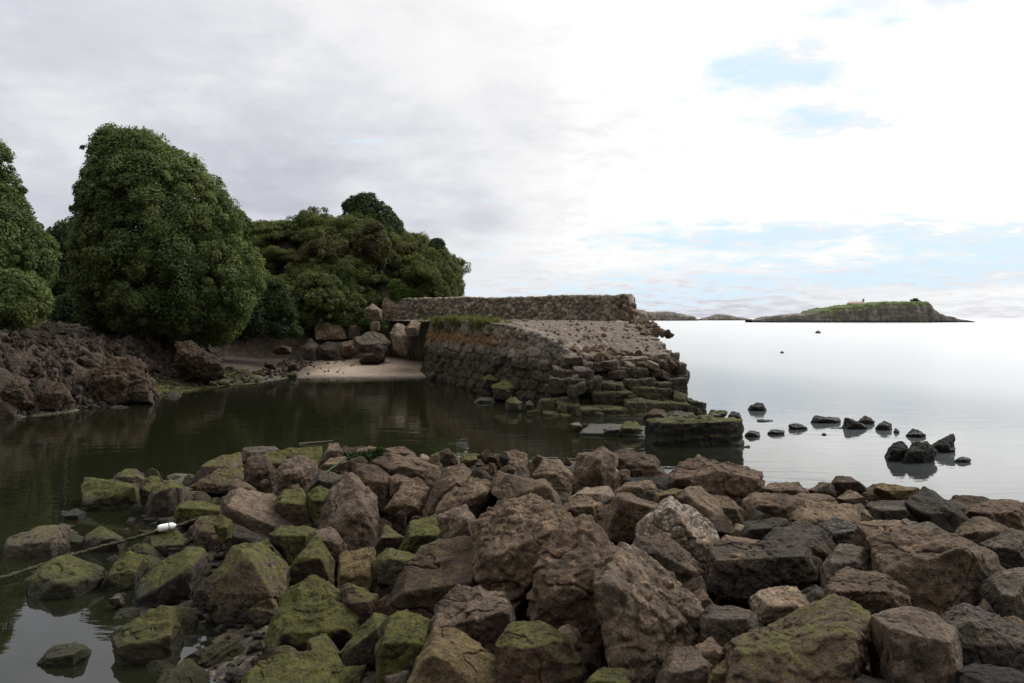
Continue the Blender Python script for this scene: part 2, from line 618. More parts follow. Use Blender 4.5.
def mat_ground():
    """mud, pebbles, sand, earth bank and seabed on one sheet; zones come from where things lie"""
    m, k, out = new_mat('shore_ground')
    g = geo(k)
    p = g['Position']
    x_, y_, z_ = k.xyz(p)
    nz = k.xyz(g['Normal'])[2]
    n1 = k.noise(p, 0.8, 6, 0.62, 0.5)
    n2 = k.noise(p, 3.5, 6, 0.65, 0.4)
    n3 = k.noise(p, 16.0, 5, 0.65)
    vo = k.voro(p, 9.0, 'F1')
    voc = k.voro(p, 9.0, 'F1', 1.0, 1)
    mud = k.mix(k.ramp(n2, 0.35, 0.65), (0.030, 0.023, 0.016), (0.085, 0.062, 0.043))
    pebble = k.mix(k.xyz(voc)[0], (0.05, 0.042, 0.034), (0.17, 0.135, 0.10))
    c = k.mix(k.ramp(vo, 0.50, 0.34), mud, pebble)
    # earth bank on the left and rear
    earth = k.mix(k.ramp(n2, 0.36, 0.66), (0.026, 0.020, 0.015), (0.082, 0.060, 0.043))
    earth = k.mix(k.math('MULTIPLY', k.ramp(n3, 0.5, 0.68), 0.6), earth, (0.155, 0.112, 0.08))
    earth = k.mix(k.math('MULTIPLY', k.ramp(n1, 0.58, 0.38), 0.55), earth, (0.024, 0.019, 0.015))
    c = k.mix(k.attr('bank')['Fac'], c, earth)
    # sand
    sand = k.mix(k.ramp(n2, 0.3, 0.7), (0.27, 0.20, 0.145), (0.36, 0.28, 0.205))
    sand = k.mix(k.math('MULTIPLY', k.ramp(n3, 0.58, 0.66), 0.35), sand, (0.10, 0.07, 0.05))
    c = k.mix(k.math('MULTIPLY', k.attr('sand')['Fac'], k.ramp(z_, 0.0, 0.10)), c, sand)
    # weed film on the tidal flat
    alg = k.math('MULTIPLY', k.attr('algae')['Fac'], k.ramp(k.math('ADD', k.math('MULTIPLY', n2, 0.7), k.math('MULTIPLY', n3, 0.6)), 0.60, 0.78))
    c = k.mix(alg, c, k.mix(k.ramp(n3, 0.35, 0.65), (0.030, 0.036, 0.010), (0.105, 0.115, 0.030)))
    # seabed under the water
    c = k.mix(k.ramp(z_, 0.03, -0.25), c, (0.030, 0.028, 0.014))
    rough = k.mix(k.ramp(z_, 0.30, 0.02), (0.9, 0.9, 0.9), (0.5, 0.5, 0.5))
    h = k.math('ADD', k.math('MULTIPLY', n3, 0.6), k.math('MULTIPLY', k.math('SUBTRACT', 1.0, vo), 0.4))
    h = k.math('ADD', h, k.math('MULTIPLY', k.attr('bank')['Fac'], k.math('MULTIPLY', n2, 1.3)))
    principled(k, out, c, rough, k.bump(h, 0.9, 0.13), 0.25)
    return m


def mat_masonry(name, ca, cb, zoned):
    """old mortar-less stonework: stone by stone tone from 'stone', joints from 'joint'"""
    m, k, out = new_mat(name)
    g = geo(k)
    p = g['Position']
    z_ = k.xyz(p)[2]
    x_ = k.xyz(p)[0]
    nz = k.xyz(g['Normal'])[2]
    n1 = k.noise(p, 0.9, 5, 0.6, 0.6)
    n2 = k.noise(p, 4.0, 6, 0.65)
    n3 = k.noise(p, 17.0, 5, 0.65)
    st = k.attr('stone')['Fac']
    c = k.mix(st, ca, cb)
    c = k.mix(k.math('MULTIPLY', k.ramp(n2, 0.50, 0.70), 0.65), c, k.mix(0.5, cb, (0.42, 0.37, 0.31)))
    c = k.mix(k.math('MULTIPLY', k.ramp(n3, 0.52, 0.38), 0.6), c, (0.045, 0.038, 0.030))
    if zoned:
        zz = k.math('ADD', z_, k.math('MULTIPLY', k.math('SUBTRACT', n1, 0.5), 1.1))
        rust = k.math('MULTIPLY', k.ramp(k.math('ABSOLUTE', k.math('SUBTRACT', zz, 2.22)), 0.42, 0.12), k.ramp(x_, 1.2, -1.8))
        c = k.mix(k.math('MULTIPLY', rust, 0.8), c, k.mix(n2, (0.10, 0.045, 0.014), (0.25, 0.125, 0.045)))
        dark = k.ramp(zz, 1.95, 1.35)
        c = k.mix(k.math('MULTIPLY', dark, 0.88), c, k.mix(k.ramp(n2, 0.35, 0.65), (0.014, 0.010, 0.007), (0.062, 0.044, 0.029)))
        moss = k.math('MULTIPLY', k.ramp(zz, 1.35, 0.5), k.ramp(k.math('ADD', n2, k.math('MULTIPLY', nz, 0.25)), 0.48, 0.70))
        c = k.mix(k.math('MULTIPLY', moss, 0.85), c, (0.036, 0.042, 0.013))
    green = k.math('MULTIPLY', k.ramp(n1, 0.58, 0.72), k.ramp(n2, 0.42, 0.6))
    c = k.mix(k.math('MULTIPLY', green, 0.35), c, (0.085, 0.085, 0.03))
    jt = k.attr('joint')['Fac']
    c = k.mix(k.math('MULTIPLY', jt, 0.75), c, (0.022, 0.018, 0.014))
    h = k.math('ADD', k.math('MULTIPLY', n3, 0.6), k.math('MULTIPLY', n2, 0.5))
    principled(k, out, c, 0.92, k.bump(h, 0.8, 0.06), 0.2)
    return m


def mat_gravel():
    m, k, out = new_mat('rubble_gravel')
    g = geo(k)
    p = g['Position']
    n1 = k.noise(p, 0.8, 5, 0.6, 0.5)
    n2 = k.noise(p, 5.0, 6, 0.65)
    vo = k.voro(p, 6.5, 'F1')
    voc = k.xyz(k.voro(p, 6.5, 'F1', 1.0, 1))[0]
    c = k.mix(k.ramp(n2, 0.35, 0.65), (0.062, 0.048, 0.037), (0.132, 0.102, 0.078))
    c = k.mix(k.math('MULTIPLY', k.ramp(vo, 0.5, 0.3), 0.8), c, k.mix(voc, (0.08, 0.06, 0.045), (0.24, 0.19, 0.15)))
    c = k.mix(k.math('MULTIPLY', k.ramp(n1, 0.55, 0.72), 0.6), c, (0.07, 0.055, 0.04))
    h = k.math('ADD', k.math('MULTIPLY', n2, 0.6), k.math('MULTIPLY', k.math('SUBTRACT', 0.6, vo), 0.8))
    principled(k, out, c, 0.93, k.bump(h, 0.9, 0.08), 0.2)
    return m


M_ROCK = mat_rock()
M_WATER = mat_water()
M_GROUND = mat_ground()
M_WALL = mat_masonry('old_stone_courses', (0.105, 0.085, 0.066), (0.255, 0.215, 0.170), True)
M_PARAPET = mat_masonry('rubble_masonry', (0.14, 0.115, 0.086), (0.335, 0.280, 0.215), False)
M_GRAVEL = mat_gravel()
M_LEAF = mat_leaf('broad_leaves', (0.044, 0.064, 0.022), (0.096, 0.124, 0.040), (0.168, 0.188, 0.066))
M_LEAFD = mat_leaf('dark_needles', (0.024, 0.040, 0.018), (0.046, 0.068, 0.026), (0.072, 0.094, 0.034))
M_SCRUB = mat_leaf('scrub_leaves', (0.044, 0.058, 0.018), (0.092, 0.108, 0.032), (0.150, 0.152, 0.052))
M_RUST = mat_leaf('bramble_leaves', (0.050, 0.046, 0.021), (0.098, 0.082, 0.037), (0.130, 0.122, 0.046))
M_BRIGHT = mat_leaf('fresh_leaves', (0.050, 0.080, 0.015), (0.095, 0.140, 0.025), (0.14, 0.19, 0.04))
M_GRASS = mat_leaf('grass_blades', (0.060, 0.070, 0.020), (0.105, 0.110, 0.035), (0.17, 0.155, 0.07))
M_WEED = mat_leaf('sea_weed', (0.012, 0.020, 0.008), (0.030, 0.050, 0.014), (0.07, 0.11, 0.02), 0.1)
M_WEEDD = mat_leaf('black_weed', (0.010, 0.010, 0.008), (0.022, 0.022, 0.014), (0.05, 0.045, 0.03), 0.05)
M_BARK = mat_simple('bark', (0.045, 0.034, 0.025), (0.11, 0.085, 0.062), 5.0)
M_ROPE = mat_simple('weedy_rope', (0.022, 0.023, 0.012), (0.075, 0.072, 0.040), 22.0, 0.9, 0.8, 0.02)
M_GREENROPE = mat_simple('green_net', (0.018, 0.045, 0.018), (0.06, 0.12, 0.05), 30.0, 0.8, 0.8, 0.02)
M_WHITE = mat_simple('white_plastic', (0.72, 0.72, 0.68), (0.82, 0.82, 0.79), 12.0, 0.45, 0.15, 0.01, 0.5)
M_BLACK = mat_simple('black_rubber', (0.02, 0.02, 0.02), (0.045, 0.043, 0.04), 12.0, 0.6, 0.2, 0.01)
M_PLASTER = mat_simple('pinkish_plaster', (0.36, 0.28, 0.235), (0.43, 0.345, 0.29), 0.6)
M_ROOF = mat_simple('old_roof_tiles', (0.30, 0.225, 0.18), (0.37, 0.28, 0.23), 0.9)
M_TIMBER = mat_simple('weathered_wood', (0.06, 0.05, 0.04), (0.14, 0.115, 0.09), 9.0)

# ------------------------------------------------------------------ terrain
def far_edge(X):
    return 17.4 - 0.74 * np.maximum(X, 0) - 0.10 * np.minimum(X, 0)


def mound(X, Y):
    """height of the middle of the boulders in the rubble mound"""
    X = np.asarray(X, float)
    Y = np.asarray(Y, float)
    u = X + 0.5 * (Y - 7.8) + 3.4
    z = 0.10 + 0.95 * sstep(-0.5, 5.0, u) - 0.25 * np.maximum(-0.5 - u, 0)
    yf = far_edge(X)
    return np.where(z > 0, z * (1 - 0.55 * sstep(yf - 5, yf, Y)), z), u, yf


SH_Y = [0, 20, 26, 29.5, 32.4, 36.9, 40.9, 44, 47, 60]
SH_X = [-17.5, -16.7, -16.0, -14.7, -14.2, -13.9, -12.5, -11.9, -11.6, -11.4]


def terrain(X, Y):
    X = X.astype(float)
    Y = Y.astype(float)
    p = np.stack([X, Y, np.zeros_like(X)], 1)
    sea = -1.1 - 3.5 * sstep(15, 90, np.hypot(X - 3, Y - 12)) + 0.12 * fbm(p * 0.7, 3, 2)
    sea = np.maximum(sea, -0.75 - 0.03 * np.maximum(X + 1, 0) * 4)
    # rubble mound
    m, u, yf = mound(X, Y)
    g = m - 0.20 - 0.42 * sstep(0.8, 3.5, u) - 3.0 * sstep(yf - 0.4, yf + 2.6, Y)
    g = g + 0.045 * fbm(p * 3.2, 3, 4) + 0.05 * fbm(p * 0.9, 2, 6)
    g = np.where((X > -14) & (X < 30) & (Y < 24) & (Y > -12), g, -9)
    # left bank
    wob = 0.65 * fbm(p * 0.45, 3, 8) + 0.22 * fbm(p * 1.7, 3, 9)
    xs = np.interp(Y, SH_Y, SH_X)
    d1 = xs - X + wob * 0.9
    d1w = xs - X + 0.35 * fbm(p * 0.5, 2, 12)
    b = np.interp(Y, [20, 26, 33, 36, 41, 44, 48], [0.5, 0.6, 1.0, 2.4, 3.4, 5.0, 6.0])
    top = np.interp(Y, [20, 26, 30, 36, 46], [3.0, 2.9, 2.2, 1.75, 1.5])
    flat = 0.13 * d1w
    steep = sstep(0, 2.3, d1 - b) * (top - 0.15)
    crag = sstep(0.0, 0.5, d1 - b) * (1 - 0.6 * sstep(3.0, 6.0, d1 - b))
    rub = 0.30 * (billow(p * 1.1 + 3.3, 3, 3) - 0.7) + 0.13 * (billow(p * 3.3, 2, 5) - 0.6)
    f1, f2, cid = worley(p * np.array([1.5, 1.5, 1.0]), 14)
    rub = rub + 0.28 * (np.minimum((f2 - f1) * 2.2, 0.8) - 0.4) * (0.4 + cid)
    h1 = np.where(d1w > 0, np.minimum(flat, 0.13 * b + 0.02 * d1w) + steep + crag * rub + 0.11 * np.maximum(d1 - b - 2.5, 0), 0.35 * d1w)
    h1 = np.minimum(h1, 6.0 + 0.5 * fbm(p * 0.3, 2, 4))
    # sandy cove and the slope behind it
    d2 = np.minimum(Y - 44.4 + 0.3 * fbm(p * 0.35, 2, 15), (-3.4 - X) * 1.3)
    h2 = np.where(d2 > 0, np.minimum(0.085 * d2, 0.62) + 2.2 * sstep(8.0, 11.0, d2 + wob) * sstep(-5.5, -9.0, X), 0.10 * d2)
    ridge = np.interp(X, [-60, -40, -26, -19.6, -12.5, -8.4, -5.6, -4.3, -3.5], [5, 8, 9.4, 9.3, 9.7, 8.5, 7.0, 5.9, -2.0])
    yr = 52.5 + 5.0 * sstep(-13.0, -9.0, X)
    h3 = ridge * sstep(0.0, 1.0, (Y + wob - yr) / (63.0 - yr)) * (1 - sstep(74, 84, Y)) - 3.0 * (1 - sstep(yr - 1.0, yr + 0.8, Y)) - 4.0 * sstep(74, 86, Y)
    h1 = np.where((Y > 6) & (Y < 90) & (X < -2), h1 * (1 - sstep(80, 92, Y)) - 3 * sstep(80, 92, Y), -9)
    h2 = np.where((Y < 78) & (X < -3) & (X > -30), h2, -9)
    h = np.maximum.reduce([sea, g, h1, h2, h3])
    bank = sstep(-0.25, 0.25, d1 - b) * (h1 >= h - 0.02) + (h3 >= h - 0.01) + ((h2 >= h - 0.01) & (d2 > 8.2))
    bank = np.clip(bank * ((Y > 18)), 0, 1)
    sand = sstep(-0.8, 0.4, d2) * (1 - sstep(6.8, 8.6, d2)) * sstep(-13.0, -9.5, X + 0.8 * fbm(p * 0.6, 2, 3)) * (h2 >= h1 - 0.12)
    alg = sstep(-0.6, 0.1, d1w) * (1 - sstep(-0.5, 0.15, d1 - b)) * (Y > 18) * (1 - sstep(43, 46.5, Y))
    pod = np.maximum(sstep(0.6, 0.0, np.abs(m - 0.2)) * 0.3 * (Y < 19), 0)
    return h, bank, sand, np.maximum(alg, pod)


def spaced(*segs):
    out = [segs[0][0]]
    for a, b_, s in segs:
        n = max(1, int(round((b_ - a) / s)))
        out += list(np.linspace(a, b_, n + 1)[1:])
    return np.array(out)


gx = np.concatenate([[-9000, -4000, -1500, -600, -250, -120], spaced((-70, -26, 1.2), (-26, -20, 0.3), (-20, -10.5, 0.11), (-10.5, 7, 0.13), (7, 14, 0.25), (14, 40, 1.5)), [80, 200, 500, 1500, 4000, 9000]])
gy = np.concatenate([[-3000, -800, -200, -50], spaced((-14, 3, 0.7), (3, 18, 0.12), (18, 25, 0.35), (25, 47, 0.11), (47, 66, 0.25), (66, 96, 0.9)), [130, 250, 600, 1500, 4000, 12000]])
GX, GY = np.meshgrid(gx, gy)
gz, gb, gs, ga = terrain(GX.ravel(), GY.ravel())
gp3 = np.stack([GX.ravel(), GY.ravel(), gz], 1)
hm = (gb * (GX.ravel() > -30) * (GY.ravel() < 52))
GX = GX + (hm * (0.22 * fbm(gp3 * 0.8, 2, 21) + 0.22 * vnoise(gp3 * 2.3, 22) + 0.12 * vnoise(gp3 * 5, 27))).reshape(GX.shape)
GY = GY + (hm * (0.22 * fbm(gp3 * 0.8, 2, 23) + 0.22 * vnoise(gp3 * 2.3, 24) + 0.12 * vnoise(gp3 * 5, 28))).reshape(GX.shape)
gz = gz + hm * (0.18 * vnoise(gp3 * 2.0, 25) + 0.10 * vnoise(gp3 * 4.5, 26))
nx_, ny_ = len(gx), len(gy)
idx = np.arange(nx_ * ny_).reshape(ny_, nx_)
gf = np.stack([idx[:-1, :-1].ravel(), idx[:-1, 1:].ravel(), idx[1:, 1:].ravel(), idx[1:, :-1].ravel()], 1)
ground = link('ground', mesh_np('ground', np.stack([GX.ravel(), GY.ravel(), gz], 1), gf, M_GROUND, True, {'bank': gb, 'sand': gs, 'algae': ga}))
tag(ground, kind='structure')


def ground_z(X, Y):
    return float(terrain(np.array([X]), np.array([Y]))[0][0])


wv = [(-9000, -3000, 0), (9000, -3000, 0), (9000, 12000, 0), (-9000, 12000, 0)]
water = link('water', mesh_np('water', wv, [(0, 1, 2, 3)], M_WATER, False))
tag(water, kind='structure')

# ------------------------------------------------------------------ generic builders
def tube(path, rad, n=8, bumps=0.0, seed=0):
    path = np.asarray(path, float)
    k = len(path)
    rad = np.broadcast_to(np.asarray(rad, float), (k,))
    tg = np.gradient(path, axis=0)
    tg /= np.linalg.norm(tg, axis=1)[:, None] + 1e-9
    ref = np.array([0.0, 0.0, 1.0])
    a = np.cross(tg, ref)
    bad = np.linalg.norm(a, axis=1) < 0.15
    a[bad] = np.cross(tg[bad], [1.0, 0, 0])
    a /= np.linalg.norm(a, axis=1)[:, None]
    b = np.cross(tg, a)
    ph = np.linspace(0, 2 * math.pi, n, endpoint=False)
    tw = np.arange(k)[:, None] * 0.0
    rr = rad[:, None] * (1 + bumps * np.sin(2 * ph[None] + np.arange(k)[:, None] * 1.1))
    v = path[:, None] + (np.cos(ph + tw)[..., None] * a[:, None] + np.sin(ph + tw)[..., None] * b[:, None]) * rr[..., None]
    v = v.reshape(-1, 3)
    f = []
    for i in range(k - 1):
        for j in range(n):
            j2 = (j + 1) % n
            f.append((i * n + j, i * n + j2, (i + 1) * n + j2, (i + 1) * n + j))
    v = np.vstack([v, path[0], path[-1]])
    for j in range(n):
        j2 = (j + 1) % n
        f.append((k * n, j2, j, k * n))
        f.append((k * n + 1, (k - 1) * n + j, (k - 1) * n + j2, k * n + 1))
    return v, np.array(f)


def quads_clean(f):
    """turn degenerate quads of tube caps into triangles: everything to triangles"""
    f = np.asarray(f)
    t1 = f[:, [0, 1, 2]]
    t2 = f[:, [0, 2, 3]]
    a = np.concatenate([t1, t2])
    ok = (a[:, 0] != a[:, 1]) & (a[:, 1] != a[:, 2]) & (a[:, 0] != a[:, 2])
    return a[ok]


def spline(pts, n):
    pts = np.asarray(pts, float)
    tt = np.linspace(0, len(pts) - 1, n)
    out = np.empty((n, pts.shape[1]))
    for i, q in enumerate(tt):
        j = min(int(q), len(pts) - 2)
        f = q - j
        p0 = pts[max(j - 1, 0)]
        p1, p2 = pts[j], pts[j + 1]
        p3 = pts[min(j + 2, len(pts) - 1)]
        out[i] = 0.5 * (2 * p1 + (p2 - p0) * f + (2 * p0 - 5 * p1 + 4 * p2 - p3) * f * f + (3 * p1 - p0 - 3 * p2 + p3) * f ** 3)
    return out


def leaves(cent, cr, n_per, L, Wd, seed, out_bias=None, ctint=None, face=0.55):
    """n_per leaves round every clump centre; returns verts, quads, tint"""
    r_ = np.random.default_rng(seed)
    nc = len(cent)
    N = nc * n_per
    ci = np.repeat(np.arange(nc), n_per)
    dirs = r_.normal(size=(N, 3))
    dirs /= np.linalg.norm(dirs, axis=1)[:, None]
    if out_bias is not None:
        dirs = dirs + out_bias[ci] * 0.75
        dirs /= np.linalg.norm(dirs, axis=1)[:, None]
    rad = cr[ci] * (0.35 + 0.65 * r_.random(N) ** 0.5)
    pos = cent[ci] + dirs * rad[:, None]
    # leaves face outwards from their clump, so that every clump has a lit and a shaded side
    if face > 0:
        nn_ = dirs + r_.normal(size=(N, 3)) * face + np.array([0, 0, 0.25])
        tdir = np.cross(nn_, r_.normal(size=(N, 3)))
        tdir /= np.linalg.norm(tdir, axis=1)[:, None] + 1e-9
        sd = np.cross(nn_, tdir)
    else:
        tdir = dirs * 0.8 + r_.normal(size=(N, 3)) * 0.55 + np.array([0, 0, -0.12])
        tdir /= np.linalg.norm(tdir, axis=1)[:, None]
        sd = np.cross(tdir, r_.normal(size=(N, 3)))
    sd /= np.linalg.norm(sd, axis=1)[:, None] + 1e-9
    sc = r_.uniform(0.65, 1.25, N)
    tl = tdir * (L * sc / 2)[:, None]
    sw = sd * (Wd * sc / 2)[:, None]
    v = np.stack([pos - tl, pos + sw, pos + tl, pos - sw], 1).reshape(-1, 3)
    f = np.arange(N * 4).reshape(N, 4)
    base = r_.random(nc) if ctint is None else ctint
    tn = np.clip(base[ci] * 0.65 + r_.random(N) * 0.45 - 0.05, 0, 1)
    return v, f, {'tint': np.repeat(tn, 4)}


def outline_extent(poly, zz):
    """left and right x of a closed outline at heights zz"""
    lo = np.full(len(zz), 1e9)
    hi = np.full(len(zz), -1e9)
    n = len(poly)
    for i in range(n):
        (x0, z0), (x1, z1) = poly[i], poly[(i + 1) % n]
        if abs(z1 - z0) < 1e-9:
            continue
        f = (zz - z0) / (z1 - z0)
        ok = (f >= 0) & (f <= 1)
        xx = x0 + f * (x1 - x0)
        lo = np.where(ok, np.minimum(lo, xx), lo)
        hi = np.where(ok, np.maximum(hi, xx), hi)
    return lo, hi


def crown(outline, Y0, nclump, n_per, L, Wd, seed, depth=0.9, cr=(0.35, 0.7), inner=0.35, lump=0.10):
    """leaf clumps through the volume of a crown whose height and spread follow the outline (photo px at Y0)"""
    r_ = np.random.default_rng(seed)
    poly = [(P(a, b, Y0)[0], P(a, b, Y0)[2]) for a, b in outline]
    z0, z1 = min(q[1] for q in poly), max(q[1] for q in poly)
    mid = np.array([(min(q[0] for q in poly) + max(q[0] for q in poly)) / 2, Y0, z0 + (z1 - z0) * 0.4])
    out = []
    # big boughs, small twigs that stand out, and the filling inside
    for n, k0, k1, s0, s1, per in ((int(nclump * 0.45), 0.80, 1.0, 0.75, 1.35, 1.5), (int(nclump * 0.55), 0.94, 1.035, 0.25, 0.55, 0.30), (int(nclump * inner), 0.35, 0.75, 0.9, 1.5, 0.9)):
        zz = r_.uniform(z0, z1, n * 4)
        lo, hi = outline_extent(poly, zz)
        w = (hi - lo) / 2
        wmax = w.max()
        keep = r_.random(len(zz)) < (0.25 + 0.75 * w / wmax)
        zz, lo, hi, w = zz[keep][:n], lo[keep][:n], hi[keep][:n], w[keep][:n]
        m_ = len(zz)
        ph = r_.uniform(0, 2 * math.pi, m_)
        k = r_.uniform(k0, k1, m_)
        crr = r_.uniform(cr[0], cr[1], m_) * r_.uniform(s0, s1, m_)
        we = np.maximum(w - crr * 0.85, 0.12)
        c = np.stack([(lo + hi) / 2 + we * k * np.cos(ph), Y0 + np.minimum(we, wmax) * depth * k * np.sin(ph), zz], 1)
        c[:, 2] = np.minimum(c[:, 2], z1 - crr * 0.7)
        nn = fbm(c * 0.5, 3, seed)
        c = mid + (c - mid) * (1 + lump * nn - lump * 0.30)[:, None]
        ob = c - mid
        ob /= np.linalg.norm(ob, axis=1)[:, None] + 1e-6
        ob[:, 2] += 0.35
        ct = np.clip(0.45 + 0.40 * fbm(c * 0.7, 2, seed + 3) + r_.normal(size=m_) * 0.22, 0, 1)
        out.append(leaves(c, crr, max(8, int(n_per * per)), L, Wd, seed + len(out), ob, ct))
    return merge(out), mid


def place(name, vfa, mat, parent=None, origin=None, smooth=False):
    v, f = vfa[0], vfa[1]
    at = vfa[2] if len(vfa) > 2 else {}
    origin = np.zeros(3) if origin is None else np.asarray(origin, float)
    me = mesh_np(name, v - origin, f, mat, smooth, at)
    return link(name, me, parent, None if parent else origin)


def tree(name, outline, Y0, base, label, cat, nclump, n_per, L, Wd, seed, mat, depth=0.9, cr=(0.35, 0.7), inner=0.35, trunk_r=0.3, group=None, lump=0.10):
    (v, f, at), mid = crown(outline, Y0, nclump, n_per, L, Wd, seed, depth, cr, inner, lump)
    base = np.asarray(base, float)
    e = empty(name, base)
    tag(e, label, cat, group)
    me = mesh_np('crown', v - base, f, mat, False, at)
    link('crown', me, e)
    # trunk with limbs
    r_ = np.random.default_rng(seed + 50)
    topz = v[:, 2].max()
    hh = topz - base[2]
    parts = []
    tp = np.array([mid[0], mid[1], base[2] + hh * 0.72])
    path = spline([base + [0, 0, -0.4], base * 0.75 + tp * 0.25 + [0.15, 0, 0], base * 0.4 + tp * 0.6 + [-0.15, 0.1, 0], tp], 14)
    tv, tf = tube(path, np.linspace(trunk_r, trunk_r * 0.2, 14), 9)
    parts.append((tv, tf))
    for q in range(9):
        i = 3 + q
        s = path[i]
        a = q * 2.4 + r_.uniform(-.4, .4)
        ln = hh * r_.uniform(0.12, 0.2) * (1.1 - q * 0.06)
        en = s + np.array([math.cos(a) * ln, math.sin(a) * ln * depth, ln * 0.55])
        md = (s + en) / 2 + np.array([0, 0, -0.08 * ln])
        lv, lf = tube(spline([s, md, en], 7), np.linspace(trunk_r * 0.42, 0.02, 7), 6)
        parts.append((lv, lf))
    tv, tf, _ = merge([(a_, quads_clean(b_), {}) for a_, b_ in parts])
    link('trunk', mesh_np('trunk', tv - base, tf, M_BARK, True), e)
    return e


def dome_bush(rx, ry, rz, nclump, n_per, L, Wd, seed, cr=(0.25, 0.5)):
    r_ = np.random.default_rng(seed)
    u = r_.normal(size=(nclump, 3))
    u /= np.linalg.norm(u, axis=1)[:, None]
    u[:, 2] = np.abs(u[:, 2]) * 1.05 - 0.18
    k = np.where(r_.random(nclump) < 0.3, r_.uniform(0.4, 0.75, nclump), r_.uniform(0.85, 1.0, nclump))
    k = k * (1 + 0.34 * fbm(u * 2.2 + seed, 3, seed % 9))
    crr = r_.uniform(cr[0], cr[1], nclump)
    c = u * k[:, None] * np.array([rx, ry, rz])
    ct = np.clip(0.5 + 0.4 * fbm(c * 0.9, 2, seed + 3) + r_.normal(size=nclump) * 0.2, 0, 1)
    return leaves(c, crr, n_per, L, Wd, seed + 1, u, ct)


# ------------------------------------------------------------------ islets on the horizon
def mat_islet():
    m, k, out = new_mat('islet_rock')
    g = geo(k)
    p = g['Position']
    nz = k.xyz(g['Normal'])[2]
    z_ = k.xyz(p)[2]
    ps = k.vmath('MULTIPLY', p, (0.04, 0.04, 0.75))
    n1 = k.noise(ps, 1.0, 6, 0.65, 0.4)
    n2 = k.noise(p, 0.22, 6, 0.65)
    c = k.mix(k.ramp(n1, 0.36, 0.64), (0.085, 0.072, 0.060), (0.26, 0.225, 0.185))
    c = k.mix(k.ramp(n2, 0.60, 0.42), c, (0.10, 0.088, 0.074))
    gr = k.math('MULTIPLY', k.ramp(k.math('ADD', nz, k.math('MULTIPLY', n2, 0.45)), 0.62, 0.92), k.attr('grass')['Fac'])
    c = k.mix(gr, c, k.mix(n2, (0.040, 0.062, 0.016), (0.105, 0.125, 0.040)))
    c = k.mix(k.ramp(k.math('ADD', z_, k.math('MULTIPLY', n2, 1.5)), 2.6, 1.2), c, (0.032, 0.030, 0.027))
    principled(k, out, c, 0.95, k.bump(n1, 0.7, 0.8), 0.2)
    return m


M_ISLET = mat_islet()


def islet(prof, Y, depth, power, seed, grass=None):
    prof = np.array([(P(a, b, Y)[0], P(a, b, Y)[2]) for a, b in prof])
    nx, ny = 260, 60
    xs = np.linspace(prof[0, 0], prof[-1, 0], nx)
    top = np.interp(xs, prof[:, 0], prof[:, 1])
    vs = np.linspace(-1, 1, ny)
    XX, VV = np.meshgrid(xs, vs)
    tt = np.tile(top, (ny, 1))
    dd = depth * np.clip(tt / top.max(), 0.12, 1) ** 0.6
    p = np.stack([XX.ravel() * 0.12, VV.ravel() * 3 + seed, np.zeros(XX.size)], 1)
    wob = (1 + 0.22 * fbm(p, 4, seed)).reshape(XX.shape)
    f = np.clip(1 - np.abs(VV * wob) ** power, -0.2, 1)
    # rock ledges step the flanks
    fz = tt * f
    st = 2.2
    led = np.floor(fz / st) * st + st * np.clip((fz / st - np.floor(fz / st)) * 1.8, 0, 1)
    fz = 0.45 * fz + 0.55 * led
    fz = fz + (0.5 * fbm(np.stack([XX.ravel() * 0.5, VV.ravel() * 12, fz.ravel() * 0.4], 1), 3, seed + 2)).reshape(XX.shape) * np.clip(tt / 6, 0.15, 1)
    fz = np.where(np.abs(VV) > 0.98, -1.5, fz)
    gr = np.zeros_like(tt)
    if grass:
        a, b = P(grass[0], 318, Y)[0], P(grass[1], 318, Y)[0]
        gr = sstep(a - 6, a + 6, XX) * (1 - sstep(b - 2, b + 3, XX))
    v = np.stack([XX.ravel(), (Y + dd * 0.9 + VV * dd).ravel(), fz.ravel()], 1)
    ii = np.arange(nx * ny).reshape(ny, nx)
    fc = np.stack([ii[:-1, :-1].ravel(), ii[:-1, 1:].ravel(), ii[1:, 1:].ravel(), ii[1:, :-1].ravel()], 1)
    o = link('islet', mesh_np('islet', v, fc, M_ISLET, True, {'grass': gr.ravel()}))
    tag(o, kind='structure')
    return o


islet([(752, 320.6), (765, 318.4), (775, 316.6), (790, 315.4), (800, 315), (815, 313.5), (822, 310.5), (835, 308.3), (848, 306.6), (860, 305.4), (872, 303.6), (885, 302.6), (900, 302), (915, 301.4), (930, 302), (934, 304), (937, 310), (944, 314.5), (952, 317), (960, 318.6), (968, 320.6), (976, 321.6)], 600, 34, 9, 3, (818, 936))
islet([(697, 320.3), (705, 318.2), (715, 316.4), (722, 314.2), (730, 314.9), (740, 316.9), (750, 318.6), (756, 320.3)], 1100, 30, 3, 5)
islet([(590, 312), (610, 309), (635, 308.6), (646, 310.2), (655, 312.4), (668, 311.4), (680, 313.2), (690, 315.2), (696, 316.4), (699, 320.4)], 1000, 40, 4, 8)

# the low house and a dark bush on the biggest islet
ib = P(856, 306.2, 622)
hw = empty('stone_house', ib)
tag(hw, 'low pinkish house with a chimney standing on the ridge of the big islet', 'house')


def boxes(bs):
    vs, fs = [], []
    for (x0, x1, y0, y1, z0, z1) in bs:
        n = len(vs)
        vs += [(x0, y0, z0), (x1, y0, z0), (x1, y1, z0), (x0, y1, z0), (x0, y0, z1), (x1, y0, z1), (x1, y1, z1), (x0, y1, z1)]
        fs += [tuple(n + q for q in ff) for ff in ((3, 2, 1, 0), (4, 5, 6, 7), (0, 1, 5, 4), (1, 2, 6, 5), (2, 3, 7, 6), (3, 0, 4, 7))]
    return np.array(vs, float), np.array(fs)


